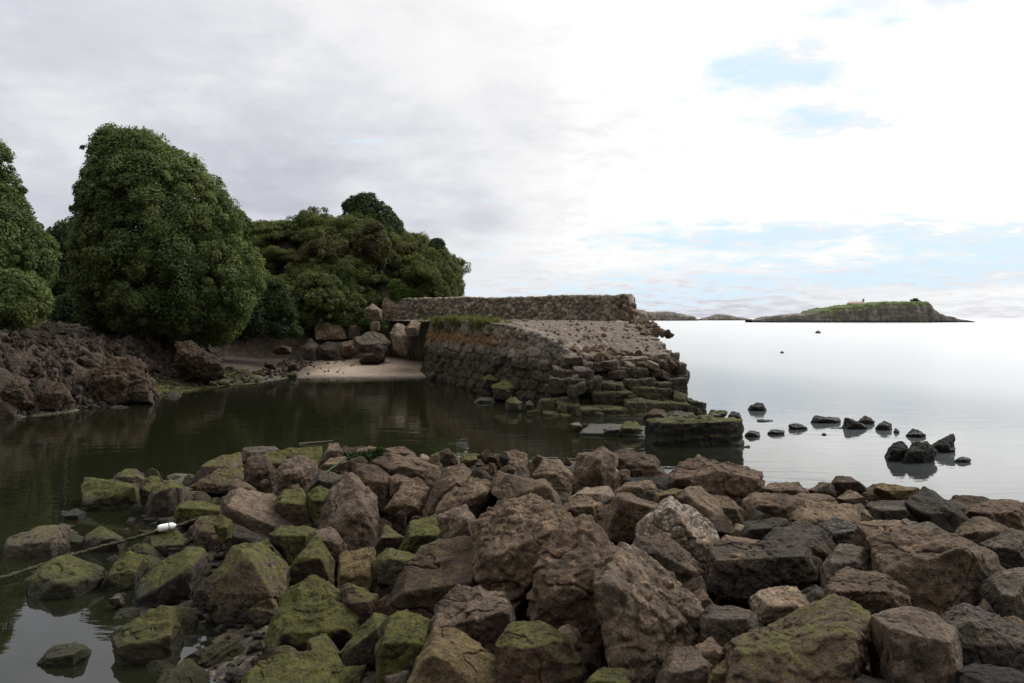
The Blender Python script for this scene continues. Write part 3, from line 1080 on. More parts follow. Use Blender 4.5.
bv, bf = boxes([(-5.8, 5.8, -3, 3, -2.5, 2.0)])
link('wall', mesh_np('wall', bv, bf, M_PLASTER, False), hw)
rv = np.array([(-6.1, -3.3, 2.0), (6.1, -3.3, 2.0), (6.1, 3.3, 2.0), (-6.1, 3.3, 2.0), (-4.4, 0, 3.5), (5.6, 0, 3.5)])
rf = quads_clean([(0, 1, 5, 4), (2, 3, 4, 5), (1, 2, 5, 5), (3, 0, 4, 4), (3, 2, 1, 0)])
roof = link('roof', mesh_np('roof', rv, rf, M_ROOF, False), hw)
cv, cf = boxes([(4.9, 6.0, -0.6, 0.6, 2.2, 5.2), (4.75, 6.15, -0.75, 0.75, 5.2, 5.5)])
link('chimney', mesh_np('chimney', cv, cf, M_PLASTER, False), roof)
for q in (-3.6, -0.6, 2.4):
    wv2, wf2 = boxes([(q, q + 0.9, -3.06, -2.9, 0.2, 1.4)])
    link('window', mesh_np('window', wv2, wf2, M_BLACK, False), hw)
bb = P(915, 302.2, 625)
v, f, at = dome_bush(3.6, 3.0, 2.4, 60, 60, 0.8, 0.5, 5, (0.6, 1.1))
o = link('bush', mesh_np('bush', v, f, M_LEAFD, False, at), None, bb)
tag(o, 'dark rounded bush on the grassy right end of the big islet', 'bush')

# buoys and specks on the sea
def buoy(base, s, label):
    e = empty('mooring_buoy', base)
    tag(e, label, 'buoy')
    u, f_ = ico(4)
    v_ = u * np.array([0.5, 0.5, 0.34]) * s + np.array([0, 0, 0.10 * s])
    link('float', mesh_np('float', v_, f_, M_BLACK, True), e)
    ph = np.linspace(0, 2 * math.pi, 17)
    rp = np.stack([np.cos(ph) * 0.12 * s, 0 * ph, 0.48 * s + np.sin(ph) * 0.12 * s], 1)
    tv, tf = tube(rp, 0.03 * s, 6)
    link('mooring_ring', mesh_np('mooring_ring', tv, quads_clean(tf), M_BLACK, True), e)
    return e


q = P(818, 333.2, H * F / 15.2)
buoy((q[0], q[1], 0), 1.15, 'dark low mooring buoy floating below the left end of the big islet')
q = P(782, 353, H * F / 35.0)
buoy((q[0], q[1], 0), 0.34, 'tiny round dark buoy nearest on the open water right of the pier')

# ------------------------------------------------------------------ the ruined pier
DECK = 3.08
pier = empty('ruined_pier', (1.0, 38.0, 0.0))
tag(pier, 'ruined stone pier with parapet and collapsed stepped end running out from the headland', 'pier')
PO = np.array([1.0, 38.0, 0.0])

# parapet: ring swept along a gently curved path
A = np.array([-9.0, 58.5])
B = np.array([6.45, 45.8])
ctrl = np.array([A + (A - B) * 0.14, A, A * 0.66 + B * 0.34 + [-0.25, -0.15], A * 0.33 + B * 0.67 + [-0.25, -0.15], B])
path = spline(ctrl, 600)
ln_ = np.concatenate([[0], np.cumsum(np.linalg.norm(np.diff(path, axis=0), axis=1))])
path = np.stack([np.interp(np.linspace(0, ln_[-1], 420), ln_, path[:, q]) for q in range(2)], 1)
tg = np.gradient(path, axis=0)
tg /= np.linalg.norm(tg, axis=1)[:, None]
nr = np.stack([tg[:, 1], -tg[:, 0]], 1)
nr *= np.where((nr @ np.array([0, -1.0])) < 0, -1, 1)[:, None]      # towards the deck
zb, zt, th = -0.6, 4.50, 0.80
ring = [(th / 2, q) for q in np.linspace(2.6, zt - 0.06, 28)] + [(q, zt) for q in np.linspace(th / 2 - 0.06, -th / 2 + 0.06, 9)] + [(-th / 2, q) for q in np.linspace(zt - 0.06, zb, 40)] + [(0, zb), (th / 2, 1.0)]
ring = np.array(ring)
K, Rn = len(path), len(ring)
v = np.zeros((K, Rn, 3))
v[..., :2] = path[:, None] + nr[:, None] * ring[None, :, :1]
v[..., 2] = ring[None, :, 1] + (0.05 * fbm(np.stack([np.arange(K) * 0.02, np.zeros(K), np.zeros(K)], 1), 3, 4))[:, None] * (ring[None, :, 1] > 3)
# the broken end leans outward towards its foot
tip = sstep(K - 40, K - 1, np.arange(K))
lean = np.clip(4.5 - ring[:, 1], 0, 1.7) * 0.42
v[..., :2] += tg[:, None] * (tip[:, None] * lean[None])[..., None]
vf = v.reshape(-1, 3)
s_al = np.repeat(np.arange(K) * np.linalg.norm(path[1] - path[0]), Rn)
wc = np.stack([s_al / 0.34, np.tile(ring[:, 0], K) / 0.5, vf[:, 2] / 0.25], 1)
wc = wc + 0.25 * np.stack([vnoise(wc * 1.3, 3), vnoise(wc * 1.3, 4), vnoise(wc * 1.3, 5)], 1)
f1, f2, cid = worley(wc, 40)
face = np.sign(np.tile(ring[:, 0], K))
up = (np.tile(ring[:, 1], K) > zt - 0.03)
dsp = 0.10 * (np.minimum((f2 - f1) * 2.0, 0.7) - 0.45) + 0.07 * (cid - 0.5) + 0.025 * fbm(vf * 4, 2, 3)
ragged = np.repeat(sstep(K - 30, K - 1, np.arange(K)), Rn)
off = np.repeat(nr, Rn, axis=0) * (np.where(up, 0, face) * dsp)[:, None]
vf[:, :2] += off
vf[:, 2] += np.where(up, dsp * 0.9, 0)
vf[:, :2] += np.repeat(tg, Rn, axis=0) * (ragged * (dsp * 2.2 + 0.22 * vnoise(vf * 1.7, 6)))[:, None]
ii = np.arange(K * Rn).reshape(K, Rn)
jn = np.roll(ii, -1, axis=1)
fq = np.stack([ii[:-1].ravel(), jn[:-1].ravel(), jn[1:].ravel(), ii[1:].ravel()], 1)
joint = np.clip(1 - (f2 - f1) / 0.13, 0, 1)
cap_c = len(vf)
endc = vf[(K - 1) * Rn:].mean(0)
vf = np.vstack([vf, endc])
cap = np.stack([ii[-1], jn[-1], np.full(Rn, cap_c), np.full(Rn, cap_c)], 1)
ft = np.vstack([quads_clean(fq), cap[:, [0, 1, 2]]])
link('parapet', mesh_np('parapet', vf - PO, ft, M_PARAPET, True, {'stone': np.append(cid, 0.5), 'joint': np.append(joint, 0.3)}), pier)

# inner quay wall: courses of roughly squared blocks, leaning back
top = np.array([(-4.7, 46.8, 3.05), (-4.0, 44.4, 3.08), (-2.6, 40.5, 3.08), (-1.25, 36.7, 3.04), (0.3, 33.6, 2.80), (1.6, 31.4, 2.35), (2.3, 30.2, 1.9), (2.9, 29.4, 1.5)])
tp = spline(top, 420)
# keep samples even in length
ln = np.concatenate([[0], np.cumsum(np.linalg.norm(np.diff(tp[:, :2], axis=0), axis=1))])
tp = np.stack([np.interp(np.linspace(0, ln[-1], 420), ln, tp[:, q]) for q in range(3)], 1)
tg = np.gradient(tp[:, :2], axis=0)
tg /= np.linalg.norm(tg, axis=1)[:, None]
nr = np.stack([tg[:, 1], -tg[:, 0]], 1)
nr *= np.where((nr @ np.array([-1.0, -0.6])) < 0, -1, 1)[:, None]
nz_w = 74
hz = np.linspace(0, 1, nz_w)
zz = -0.5 + (tp[:, 2:3] + 0.5) * hz[None]
batter = (DECK - zz) * 0.14
v = np.zeros((420, nz_w, 3))
v[..., :2] = tp[:, None, :2] + nr[:, None] * batter[..., None]
v[..., 2] = zz
vf = v.reshape(-1, 3)
s_al = np.repeat(np.linspace(0, ln[-1], 420), nz_w)
zf = vf[:, 2] + 0.05 * fbm(np.stack([s_al * 0.6, vf[:, 2] * 0.3, 0 * s_al], 1), 2, 7)
pw = np.stack([s_al / 0.74 + 0.10 * vnoise(np.stack([s_al * 1.2, zf, 0 * s_al], 1), 8), zf / 0.40], 1)
f1, f2, cid = worley2(pw, 0.75, 0.42, 70)
edge = (f2 - f1) * 0.30
up_ = sstep(1.5, 2.2, vf[:, 2])
dsp = 0.085 * (np.clip(edge / 0.055, 0, 1) ** 0.7 - 0.7) + 0.15 * (cid - 0.5) + 0.05 * fbm(vf * 2.3, 3, 3) + 0.03 * fbm(vf * 9, 2, 13)
# the upper courses have lost their facing and look rougher
w1, w2, wcid = worley(vf * np.array([2.6, 2.6, 3.0]), 50)
dsp = dsp * (1 - 0.35 * up_) + up_ * 0.10 * (np.minimum((w2 - w1) * 1.8, 0.7) - 0.4)
vf[:, :2] += np.repeat(nr, nz_w, axis=0) * dsp[:, None]
ii = np.arange(420 * nz_w).reshape(420, nz_w)
fq = np.stack([ii[:-1, :-1].ravel(), ii[1:, :-1].ravel(), ii[1:, 1:].ravel(), ii[:-1, 1:].ravel()], 1)
joint = np.clip(1 - edge / 0.045, 0, 1) * (1 - 0.6 * up_)
stone = cid * (1 - up_) + wcid * up_
# coping strip back under the deck
back = tp.copy()
back[:, :2] -= nr * 0.9
back[:, 2] -= 0.10
n0 = len(vf)
vf = np.vstack([vf, back])
fb = np.stack([ii[:-1, -1], ii[1:, -1], n0 + np.arange(1, 420), n0 + np.arange(419)], 1)
link('quay_wall', mesh_np('quay_wall', vf - PO, np.vstack([fq, fb]), M_WALL, True, {'stone': np.append(stone, np.full(420, 0.5)), 'joint': np.append(joint, np.zeros(420))}), pier)

# deck of gravel and rubble, sagging into the collapse
I_ = np.array([(-4.9, 47.4, 3.0), (-4.1, 44.4, 3.02), (-2.65, 40.5, 3.04), (-1.3, 36.7, 3.0), (0.3, 33.6, 2.76), (1.6, 31.4, 2.30), (2.4, 30.2, 1.88), (3.2, 29.5, 1.66)])
O_ = np.array([(-9.6, 59.4, 3.0), (-8.6, 57.9, 3.05), (-3.6, 53.6, 3.08), (1.5, 49.4, 3.08), (6.35, 45.4, 3.03), (6.3, 40.0, 2.82), (6.15, 35.0, 2.25), (5.9, 30.6, 1.55)])
na, nb = 300, 150
Ia, Oa = spline(I_, na), spline(O_, na)
tt = np.linspace(0, 1, nb)
v = Ia[:, None] * (1 - tt)[None, :, None] + Oa[:, None] * tt[None, :, None]
vf = v.reshape(-1, 3)
w1, w2, _ = worley(np.stack([vf[:, 0] * 3.2, vf[:, 1] * 3.2, 0 * vf[:, 0]], 1), 60)
rough = 0.25 + 0.75 * sstep(38, 32, vf[:, 1])
vf[:, 2] += rough * (0.05 * (np.minimum((w2 - w1) * 2, 0.7) - 0.35) + 0.10 * fbm(vf * 0.9, 3, 2)) + 0.03 * fbm(vf * 6, 2, 4)
ii = np.arange(na * nb).reshape(na, nb)
fq = np.stack([ii[:-1, :-1].ravel(), ii[:-1, 1:].ravel(), ii[1:, 1:].ravel(), ii[1:, :-1].ravel()], 1)
# skirts down to the seabed along the outer edge and the broken front
sk = np.concatenate([ii[:, -1], ii[-1, ::-1][1:]])
low = vf[sk].copy()
low[:, 2] = -0.9
low[:, :2] += np.where((np.arange(len(sk)) < na)[:, None], np.array([[0.35, 0.0]]), np.array([[0.0, -0.9]]))
n0 = len(vf)
vf = np.vstack([vf, low])
m_ = np.arange(len(sk) - 1)
fs_ = np.stack([sk[:-1], n0 + m_, n0 + m_ + 1, sk[1:]], 1)
link('rubble_deck', mesh_np('rubble_deck', vf - PO, np.vstack([fq, fs_]), M_GRAVEL, True), pier)


def block(cx, cy, cz, lx, ly, lz, rot, seed, level=4, sharp=30, style='plain', tilt=0.05, rough=0.8):
    r_ = np.random.default_rng(seed)
    pts = np.array([(sx_, sy_, sz_) for sx_ in (-.5, .5) for sy_ in (-.5, .5) for sz_ in (-.5, .5)]) * np.array([lx, ly, lz])
    pts = pts * (1 + r_.uniform(-0.13, 0.13, pts.shape))
    ca, sa = math.cos(rot), math.sin(rot)
    tx = r_.normal() * tilt
    pts[:, 2] += pts[:, 0] * tx + pts[:, 1] * r_.normal() * tilt
    q_ = pts.copy()
    q_[:, 0] = pts[:, 0] * ca - pts[:, 1] * sa
    q_[:, 1] = pts[:, 0] * sa + pts[:, 1] * ca
    v_, f_, c_ = hull_rock(q_, level, sharp, rough, style, seed, 1)
    return v_ + c_ + np.array([cx, cy, cz]), f_


# hewn courses exposed where the end has fallen away: steps down to the water
parts = []
sd = 100
steps = [(1.74, 29.7, 2.4, 5.7), (1.42, 29.2, 2.1, 5.72), (1.06, 28.6, 1.9, 5.85), (0.70, 28.0, 1.8, 5.9), (0.34, 27.3, 1.5, 6.05), (0.0, 26.6, 1.1, 6.15)]
for si, (zt_, yf_, xa, xb) in enumerate(steps):
    for layer in range(2):
        xq = xa - 0.6 * layer
        while xq < xb:
            w_ = rng.uniform(0.5, 1.7)
            if xq + w_ > xb + 0.25:
                w_ = max(0.45, xb + 0.1 - xq)
            left = max(0.0, 4.4 - xq)
            # towards the left the face stands nearly sheer, on the right it steps back
            yy_ = yf_ + 0.55 + 0.9 * layer - left * 0.26 * (zt_ - 0.2) + rng.uniform(-.30, .30)
            if not (layer == 0 and rng.random() < 0.13):
                vv, ff = block(xq + w_ / 2, yy_, zt_ - 0.20 + rng.uniform(-.12, .09), w_ * rng.uniform(0.9, 1.08), rng.uniform(0.8, 1.2), rng.uniform(0.38, 0.54), rng.uniform(-.16, .16), sd, 5, 16, ['plain', 'knobbly', 'pitted'][sd % 3], 0.06, 1.9)
                parts.append((vv, ff, {'stone': np.full(len(vv), rng.random()), 'joint': np.zeros(len(vv))}))
            sd += 1
            if layer == 0 and rng.random() < 0.7:
                s_ = rng.uniform(0.18, 0.42)
                vv, ff = block(xq + rng.uniform(0, w_), yy_ - rng.uniform(0.35, 0.75), zt_ - 0.36 + s_ * 0.3, s_ * 1.2, s_, s_ * 0.8, rng.uniform(0, 3), sd, 4, 16, 'plain', 0.3, 1.6)
                parts.append((vv, ff, {'stone': np.full(len(vv), rng.random()), 'joint': np.zeros(len(vv))}))
                sd += 1
            xq += w_
# right flank: the ends of the courses, stepping down towards the sea
for yq in np.arange(30.4, 46.4, 0.95):
    ztop = np.interp(yq, [29, 31, 35, 40, 45.6], [1.35, 1.55, 2.2, 2.78, 3.0])
    zc = ztop - 0.15
    while zc > -0.3:
        hh = rng.uniform(0.34, 0.46)
        vv, ff = block(5.86 + (ztop - zc) * 0.14 + rng.uniform(-.22, .14), yq + rng.uniform(-.25, .25), zc + rng.uniform(-.06, .06), rng.uniform(0.7, 1.0), rng.uniform(0.8, 1.15), hh, rng.uniform(-.3, .3), sd, 5, 14, 'pitted', 0.12, 1.8)
        parts.append((vv, ff, {'stone': np.full(len(vv), rng.random()), 'joint': np.zeros(len(vv))}))
        sd += 1
        zc -= hh * 0.94
v, f, at = merge(parts)
link('broken_courses', mesh_np('broken_courses', v - PO, f, M_WALL, True, at), pier)

deck_v = vf[:na * nb].copy()

# grass along the top of the quay wall (nobody could count the blades)
gp = []
r_ = np.random.default_rng(5)
cen, cr_ = [], []
for q in range(330):
    s_ = r_.beta(1.3, 1.7)
    i = int(35 + s_ * 250)
    c_ = tp[i] + np.array([0, 0, r_.uniform(-0.05, 0.08)])
    c_[:2] -= nr[i] * r_.normal(0.15, 0.35)
    if r_.random() < 0.22:
        c_[:2] = tp[i, :2] + nr[i] * 0.12
        c_[2] -= r_.uniform(0.1, 0.5)
    if vnoise(np.array([[i * 0.045, 0.3, 0.1]]), 3)[0] < -0.25:
        continue
    cen.append(c_)
    cr_.append(r_.uniform(0.08, 0.20))
cen, cr_ = np.array(cen), np.array(cr_)
gv = leaves(cen, cr_, 26, 0.26, 0.025, 8, np.tile([0, 0, 1.0], (len(cen), 1)), None, 0)
o = place('grass', gv, M_GRASS, None, cen.mean(0))
tag(o, kind='stuff')

# ------------------------------------------------------------------ trees and scrub
tree('broadleaf_tree', [(76, 215), (77, 185), (86, 158), (98, 138), (125, 128), (150, 132), (175, 148), (200, 170), (222, 192), (240, 215), (250, 238), (258, 258), (263, 282), (262, 306), (250, 324), (222, 333), (180, 328), (130, 330), (96, 326), (78, 300), (74, 262)], 43.0, (-18.2, 44.0, 1.9),
     'large dense dome-shaped green tree, tallest on the left bank', 'tree', 950, 330, 0.155, 0.075, 21, M_LEAF, 0.85, (0.5, 0.95), 0.5, 0.34, None, 0.08)
tree('broadleaf_tree', [(-90, 200), (-60, 150), (-10, 138), (8, 146), (14, 165), (24, 182), (28, 205), (40, 222), (56, 240), (60, 270), (44, 290), (52, 312), (20, 322), (-60, 325)], 34.0, (-21.5, 34.5, 2.6),
     'tree cut off by the left edge, with loose sprigs on its right side', 'tree', 600, 250, 0.145, 0.070, 31, M_LEAF, 0.8, (0.4, 0.8), 0.25, 0.30, None, 0.18)
tree('broadleaf_tree', [(20, 250), (60, 222), (100, 215), (118, 260), (112, 325), (30, 332)], 50.0, (-26.5, 50.0, 3.0),
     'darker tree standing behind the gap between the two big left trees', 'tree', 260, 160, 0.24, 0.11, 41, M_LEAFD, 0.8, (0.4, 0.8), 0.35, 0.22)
tree('evergreen_tree', [(343, 225), (341, 208), (350, 197), (365, 195), (382, 202), (396, 214), (406, 228), (412, 245), (400, 260), (360, 255), (345, 240)], 65.0, (-10.4, 65.0, 8.4),
     'small dark rounded tree rising alone on top of the scrubby headland', 'tree', 320, 160, 0.20, 0.09, 51, M_LEAFD, 0.9, (0.35, 0.7), 0.35, 0.16, None, 0.10)

def bush(outline, Y0, label, n, per, mat, seed, L=0.15, Wd=0.07, depth=0.8, cr=(0.25, 0.5), group=None, lump=0.18):
    per = int(per * 1.5)
    (v_, f_, a_), mid_ = crown(outline, Y0, n, per, L, Wd, seed, depth, cr, 0.3, lump)
    base_ = np.array([mid_[0], mid_[1], v_[:, 2].min()])
    o_ = place('bush', (v_, f_, a_), mat, None, base_)
    return tag(o_, label, 'bush', group)


bush([(-40, 280), (0, 268), (30, 272), (50, 288), (58, 308), (44, 322), (0, 326), (-40, 326)], 30.5, 'pale green leafy bush low under the tree at the left edge', 170, 120, M_LEAF, 61, lump=0.34)
bush([(296, 322), (288, 300), (300, 282), (318, 275), (338, 280), (352, 292), (366, 302), (372, 316), (366, 324), (340, 320)], 54.5, 'dark rounded bush hanging over the tan rock slab behind the beach', 260, 130, M_SCRUB, 62, 0.17, 0.075)
bush([(392, 300), (386, 288), (394, 281), (404, 284), (414, 294), (412, 302)], 57.5, 'small bright fresh green bush just above the root of the pier', 60, 120, M_BRIGHT, 63)
bush([(352, 262), (354, 238), (368, 222), (384, 226), (392, 246), (386, 268), (366, 274)], 59.0, 'rusty brown tinted bramble bush high in the middle of the headland', 150, 110, M_RUST, 64)
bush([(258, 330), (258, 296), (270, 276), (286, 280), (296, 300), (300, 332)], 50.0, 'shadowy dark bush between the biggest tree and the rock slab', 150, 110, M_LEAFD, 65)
bush([(430, 304), (426, 272), (434, 252), (446, 252), (456, 268), (459, 304)], 62.0, 'dense olive bush at the sheer right edge of the headland', 190, 110, M_SCRUB, 66, 0.17, 0.075, 0.7)
bush([(326, 300), (330, 272), (344, 262), (356, 272), (362, 296)], 57.0, 'mid green bush standing above and behind the overhanging one', 130, 110, M_LEAF, 67)
bush([(424, 262), (424, 246), (436, 239), (446, 244), (448, 262)], 63.0, 'small dark bush standing on the skyline right of the lone tree', 80, 110, M_LEAFD, 68)
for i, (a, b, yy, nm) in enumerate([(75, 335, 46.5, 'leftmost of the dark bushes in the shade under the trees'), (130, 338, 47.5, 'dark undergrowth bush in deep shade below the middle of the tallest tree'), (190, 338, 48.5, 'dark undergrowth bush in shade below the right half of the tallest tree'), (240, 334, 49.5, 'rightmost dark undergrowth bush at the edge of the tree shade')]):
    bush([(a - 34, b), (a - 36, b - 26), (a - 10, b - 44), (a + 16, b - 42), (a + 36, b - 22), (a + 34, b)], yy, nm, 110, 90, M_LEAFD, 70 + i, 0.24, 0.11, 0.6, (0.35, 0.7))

# the carpet of scrub on the headland: six shapes, repeated
protos = []
for i, (mat_, L_) in enumerate([(M_SCRUB, 0.17), (M_SCRUB, 0.19), (M_SCRUB, 0.15), (M_RUST, 0.16), (M_LEAF, 0.19), (M_SCRUB, 0.17)]):
    v_, f_, a_ = dome_bush(1.7, 1.5, 1.35, 170, 130, L_ * 0.8, L_ * 0.36, 200 + i, (0.16, 0.48))
    protos.append(mesh_np('scrub_bush', v_, f_, mat_, False, a_))
cnt = 0
r_ = np.random.default_rng(17)
for Yq in np.arange(52.4, 67, 1.45):
    for Xq in np.arange(-29, -4.9, 1.55):
        X_, Y_ = Xq + r_.uniform(-.6, .6), Yq + r_.uniform(-.5, .5)
        zg = ground_z(X_, Y_)
        if zg < 1.6 or X_ > -5.5:
            continue
        pxx = 512 + X_ / Y_ * F
        if pxx < 225 or (Y_ < 54.5 and pxx > 300):
            continue
        k_ = 3 if r_.random() < 0.09 else int(r_.choice([0, 1, 2, 4, 5]))
        o = bpy.data.objects.new('scrub_bush', protos[k_])
        COL.objects.link(o)
        s_ = r_.uniform(0.75, 1.2)
        o.location = (X_, Y_, zg + 0.05)
        o.rotation_euler = (r_.uniform(-.15, .15), r_.uniform(-.15, .15), r_.uniform(0, 6.28))
        o.scale = (s_ * r_.uniform(0.8, 1.4), s_ * r_.uniform(0.8, 1.3), s_ * r_.uniform(0.65, 1.1))
        tag(o, 'one of the low bushes merging into the carpet of scrub over the headland', 'bush', 'scrub bushes covering the headland')
        cnt += 1
# bushes clinging to the sheer right face of the headland
for Yq, zq, Xq in [(56.5, 3.4, -5.2), (57.5, 5.0, -5.3), (58.5, 3.6, -4.9), (59.5, 6.2, -5.2), (60.0, 4.8, -4.9), (61.0, 3.4, -4.7), (61.5, 6.6, -5.1), (62.0, 5.4, -4.8), (63.0, 4.2, -4.7), (63.5, 6.6, -5.0), (64.5, 5.4, -4.8), (65.0, 3.8, -4.8), (66.0, 6.4, -5.1), (57.0, 6.0, -6.0), (58.0, 6.6, -6.2), (60.5, 7.2, -6.0)]:
    o = bpy.data.objects.new('scrub_bush', protos[int(r_.choice([0, 2, 5, 5]))])
    COL.objects.link(o)
    s_ = r_.uniform(0.58, 0.76)
    o.location = (Xq, Yq, zq)
    o.rotation_euler = (r_.uniform(-.3, .3), r_.uniform(0.2, 0.9), r_.uniform(-.4, .4))
    o.scale = (s_, s_, s_)
    tag(o, 'one of the low bushes merging into the carpet of scrub over the headland', 'bush', 'scrub bushes covering the headland')

# weed on the tidal flat below the bank
cen = []
r_ = np.random.default_rng(44)
while len(cen) < 520:
    Y_ = r_.uniform(31.5, 45.5)
    bq = np.interp(Y_, [20, 26, 33, 36, 41, 44, 48], [0.5, 0.6, 1.0, 2.4, 3.4, 5.0, 6.0])
    X_ = np.interp(Y_, SH_Y, SH_X) - bq * r_.random() ** 0.8
    if vnoise(np.array([[X_ * 0.8, Y_ * 0.8, 0.5]]), 4)[0] < -0.15:
        continue
    cen.append((X_, Y_, ground_z(X_, Y_) + 0.03))
cen = np.array(cen)
wv_, wf_, wa_ = leaves(cen, r_.uniform(0.12, 0.34, len(cen)), 34, 0.13, 0.05, 45)
ci_ = np.repeat(cen, 34 * 4, axis=0)
wv_[:, 2] = ci_[:, 2] + (wv_[:, 2] - ci_[:, 2]) * 0.28
o = place('weed_mat', (wv_, wf_, wa_), M_GRASS, None, cen.mean(0))
tag(o, kind='stuff')
print('scrub bushes', cnt)

# ------------------------------------------------------------------ boulders
TONE = {'brown': (0.190, 0.134, 0.088), 'pink': (0.212, 0.158, 0.114), 'pale': (0.280, 0.216, 0.152), 'tan': (0.232, 0.168, 0.108), 'ochre': (0.225, 0.168, 0.080),
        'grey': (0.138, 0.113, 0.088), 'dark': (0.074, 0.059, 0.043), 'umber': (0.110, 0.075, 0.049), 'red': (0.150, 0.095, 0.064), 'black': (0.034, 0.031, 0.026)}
TILES = {1: (0, 440, 5.12), 2: (0, 550, 5.12), 3: (180, 440, 5.12), 4: (180, 550, 5.12), 5: (340, 440, 5.12), 6: (340, 550, 5.12), 7: (500, 440, 5.12), 8: (500, 550, 5.12),
         9: (660, 440, 5.12), 10: (660, 550, 5.12), 11: (824, 450, 5.12), 12: (824, 550, 5.12), 'S': (680, 380, 3.2), 'B': (280, 270, 4.267), 'C': (480, 280, 4.267),
         'D': (0, 300, 5.467), 'E': (140, 310, 6.38)}
_rid = [0]


def meet_mound(a, b):
    """distance at which the photo direction (a,b) meets the middle of the boulder layer"""
    Ys = np.linspace(3.0, 19.0, 1200)
    X_ = (a - 512) / F * Ys
    Z_ = H - (b - HORIZON) / F * Ys
    m_, u_, yf_ = mound(X_, Ys)
    m_ = np.maximum(m_, 0.02)
    hit = np.where((Z_ <= m_) | (Ys > yf_ + 0.3))[0]
    return float(Ys[hit[0]]) if len(hit) else 15.0


def boulder(tile, poly, tone, label, moss=0.0, ridge=None, style='plain', stain=0.0, speck=0.0, Y=None, water=False, sink=0.18, name='boulder', cat='boulder', group=None, thick=0.8, top=0.42, rough=1.0):
    ox, oy, s = TILES[tile]
    pp = np.array([(ox + a / s, oy + b / s) for a, b in poly])
    cen = pp.mean(0)
    if not water and Y is None:
        pp = cen + (pp - cen) * 1.11                  # neighbours lean on each other
    mn, mx = pp.min(0), pp.max(0)
    hpx = mx[1] - mn[1]
    if Y is None:
        Yc = (H * F / (mx[1] - 1.0 - HORIZON)) * 1.01 if water else meet_mound(cen[0], (mn[1] * 0.45 + mx[1] * 0.55))
    else:
        Yc = Y
    size = math.sqrt((mx[0] - mn[0]) * hpx) / F * Yc
    _rid[0] += 1
    r_ = np.random.default_rng(_rid[0] * 13 + 5)
    pts = []
    for a, b in pp:
        up_ = (cen[1] - b) / max(hpx, 1) * 2          # +1 at the top, -1 at the foot
        dY = size * (top * up_ + r_.uniform(-0.07, 0.07))
        if up_ < -0.2:                                # the foot runs on down behind what stands in front
            b = b + hpx * sink
        pts.append(P(a, b, Yc + dY))
    base = np.array(pts)
    c3 = base.mean(0)
    w_ = (mx[0] - mn[0])
    if ridge is None:
        j = r_.uniform(-0.06, 0.06, 4)
        ridge_px = [(mn[0] + w_ * (0.27 + j[0]), mn[1] + hpx * (0.48 + j[1])), (mn[0] + w_ * (0.73 + j[2]), mn[1] + hpx * (0.48 + j[3]))]
    else:
        ridge_px = [(ox + a / s, oy + b / s) for a, b in ridge]
    for a, b in ridge_px:
        pts.append(P(a, b, Yc - size * 0.42))
    for q_ in base:                                   # far side
        e_ = c3 + (q_ - c3) * 0.66
        pts.append(e_ + np.array([0, thick * size, -0.30 * size]))
    pts.append(c3 + np.array([0, 0.2 * size, -0.55 * hpx / F * Yc - 0.12 * size]))
    mxd = max(w_, hpx)
    lev = 7 if mxd > 84 else (6 if mxd > 20 else 5)
    v_, f_, c_ = hull_rock(pts, lev, 16 if water else 100, 1.7 if water else rough, style, _rid[0], 1 if water else 3)
    zlow = float(v_[:, 2].min())
    org = c_ + np.array([0, 0, zlow * 0.6])
    v_ = v_ - np.array([0, 0, zlow * 0.6], np.float32)
    o_ = link(name, mesh_np(name, v_, f_, M_ROCK, True), None, org)
    jit = r_.uniform(0.74, 1.0)
    if Y is None and not water and cen[0] < 420 and moss > 0.05:
        moss = min(1.0, moss + 0.10)                  # the sheltered side of the mound is greener
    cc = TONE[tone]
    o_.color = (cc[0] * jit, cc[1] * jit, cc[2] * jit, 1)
    o_['moss'] = float(moss)
    o_['stain'] = float(stain) * 0.8
    o_['speck'] = float(speck) * 0.5
    tag(o_, label, cat, group)
    return o_


b = boulder
# --- left edge of the mound, standing in the pool
b(1, [(430, 205), (500, 198), (690, 215), (698, 340), (660, 385), (440, 392), (428, 300)], 'dark', 'big square block with bright moss on top, foremost of the left rocks along the pool', .88, [(442, 322), (610, 320), (685, 245)])
b(1, [(575, 190), (640, 148), (700, 150), (745, 190), (700, 240), (600, 225)], 'grey', 'grey-green rounded boulder directly behind the big square mossy block', .5, Y=14.4)
b(1, [(697, 200), (800, 188), (822, 215), (775, 290), (730, 330), (697, 320)], 'dark', 'mossy wedge squeezed just right of the big square mossy block', .85)
b(1, [(870, 203), (925, 225), (945, 270), (930, 340), (870, 410), (800, 420), (725, 345), (780, 260)], 'grey', 'olive slab leaning left, between the mossy wedge and the low moss-capped boulder', .55, [(765, 320), (870, 240)])
b(1, [(30, 530), (210, 445), (320, 440), (338, 470), (330, 545), (270, 620), (30, 650)], 'pale', 'flat-topped angular block with pale top in dark water near the left edge', .3, [(42, 540), (262, 520)])
b(1, [(300, 395), (390, 350), (428, 370), (420, 420), (310, 425)], 'black', 'low wet black rock just left of the big square mossy block', .1)
b(1, [(430, 510), (500, 448), (560, 470), (625, 505), (605, 560), (430, 570)], 'dark', 'dark pyramid-shaped rock right behind the middle of the rope', .45)
b(1, [(345, 500), (385, 485), (435, 505), (425, 560), (350, 565)], 'grey', 'small grey stone with hanging weed right of the pale flat-topped block', .55)
b(1, [(768, 505), (850, 475), (905, 470), (955, 510), (950, 560), (830, 580), (770, 562)], 'dark', 'mossy olive rock directly below the white float on the rope', .72, [(780, 545), (930, 535)])
b(3, [(0, 330), (40, 312), (130, 315), (215, 345), (215, 400), (90, 420), (-20, 410), (-25, 370)], 'dark', 'long low boulder with a bright moss cap above the upper end of the rope', .9, [(-5, 345), (200, 362)])
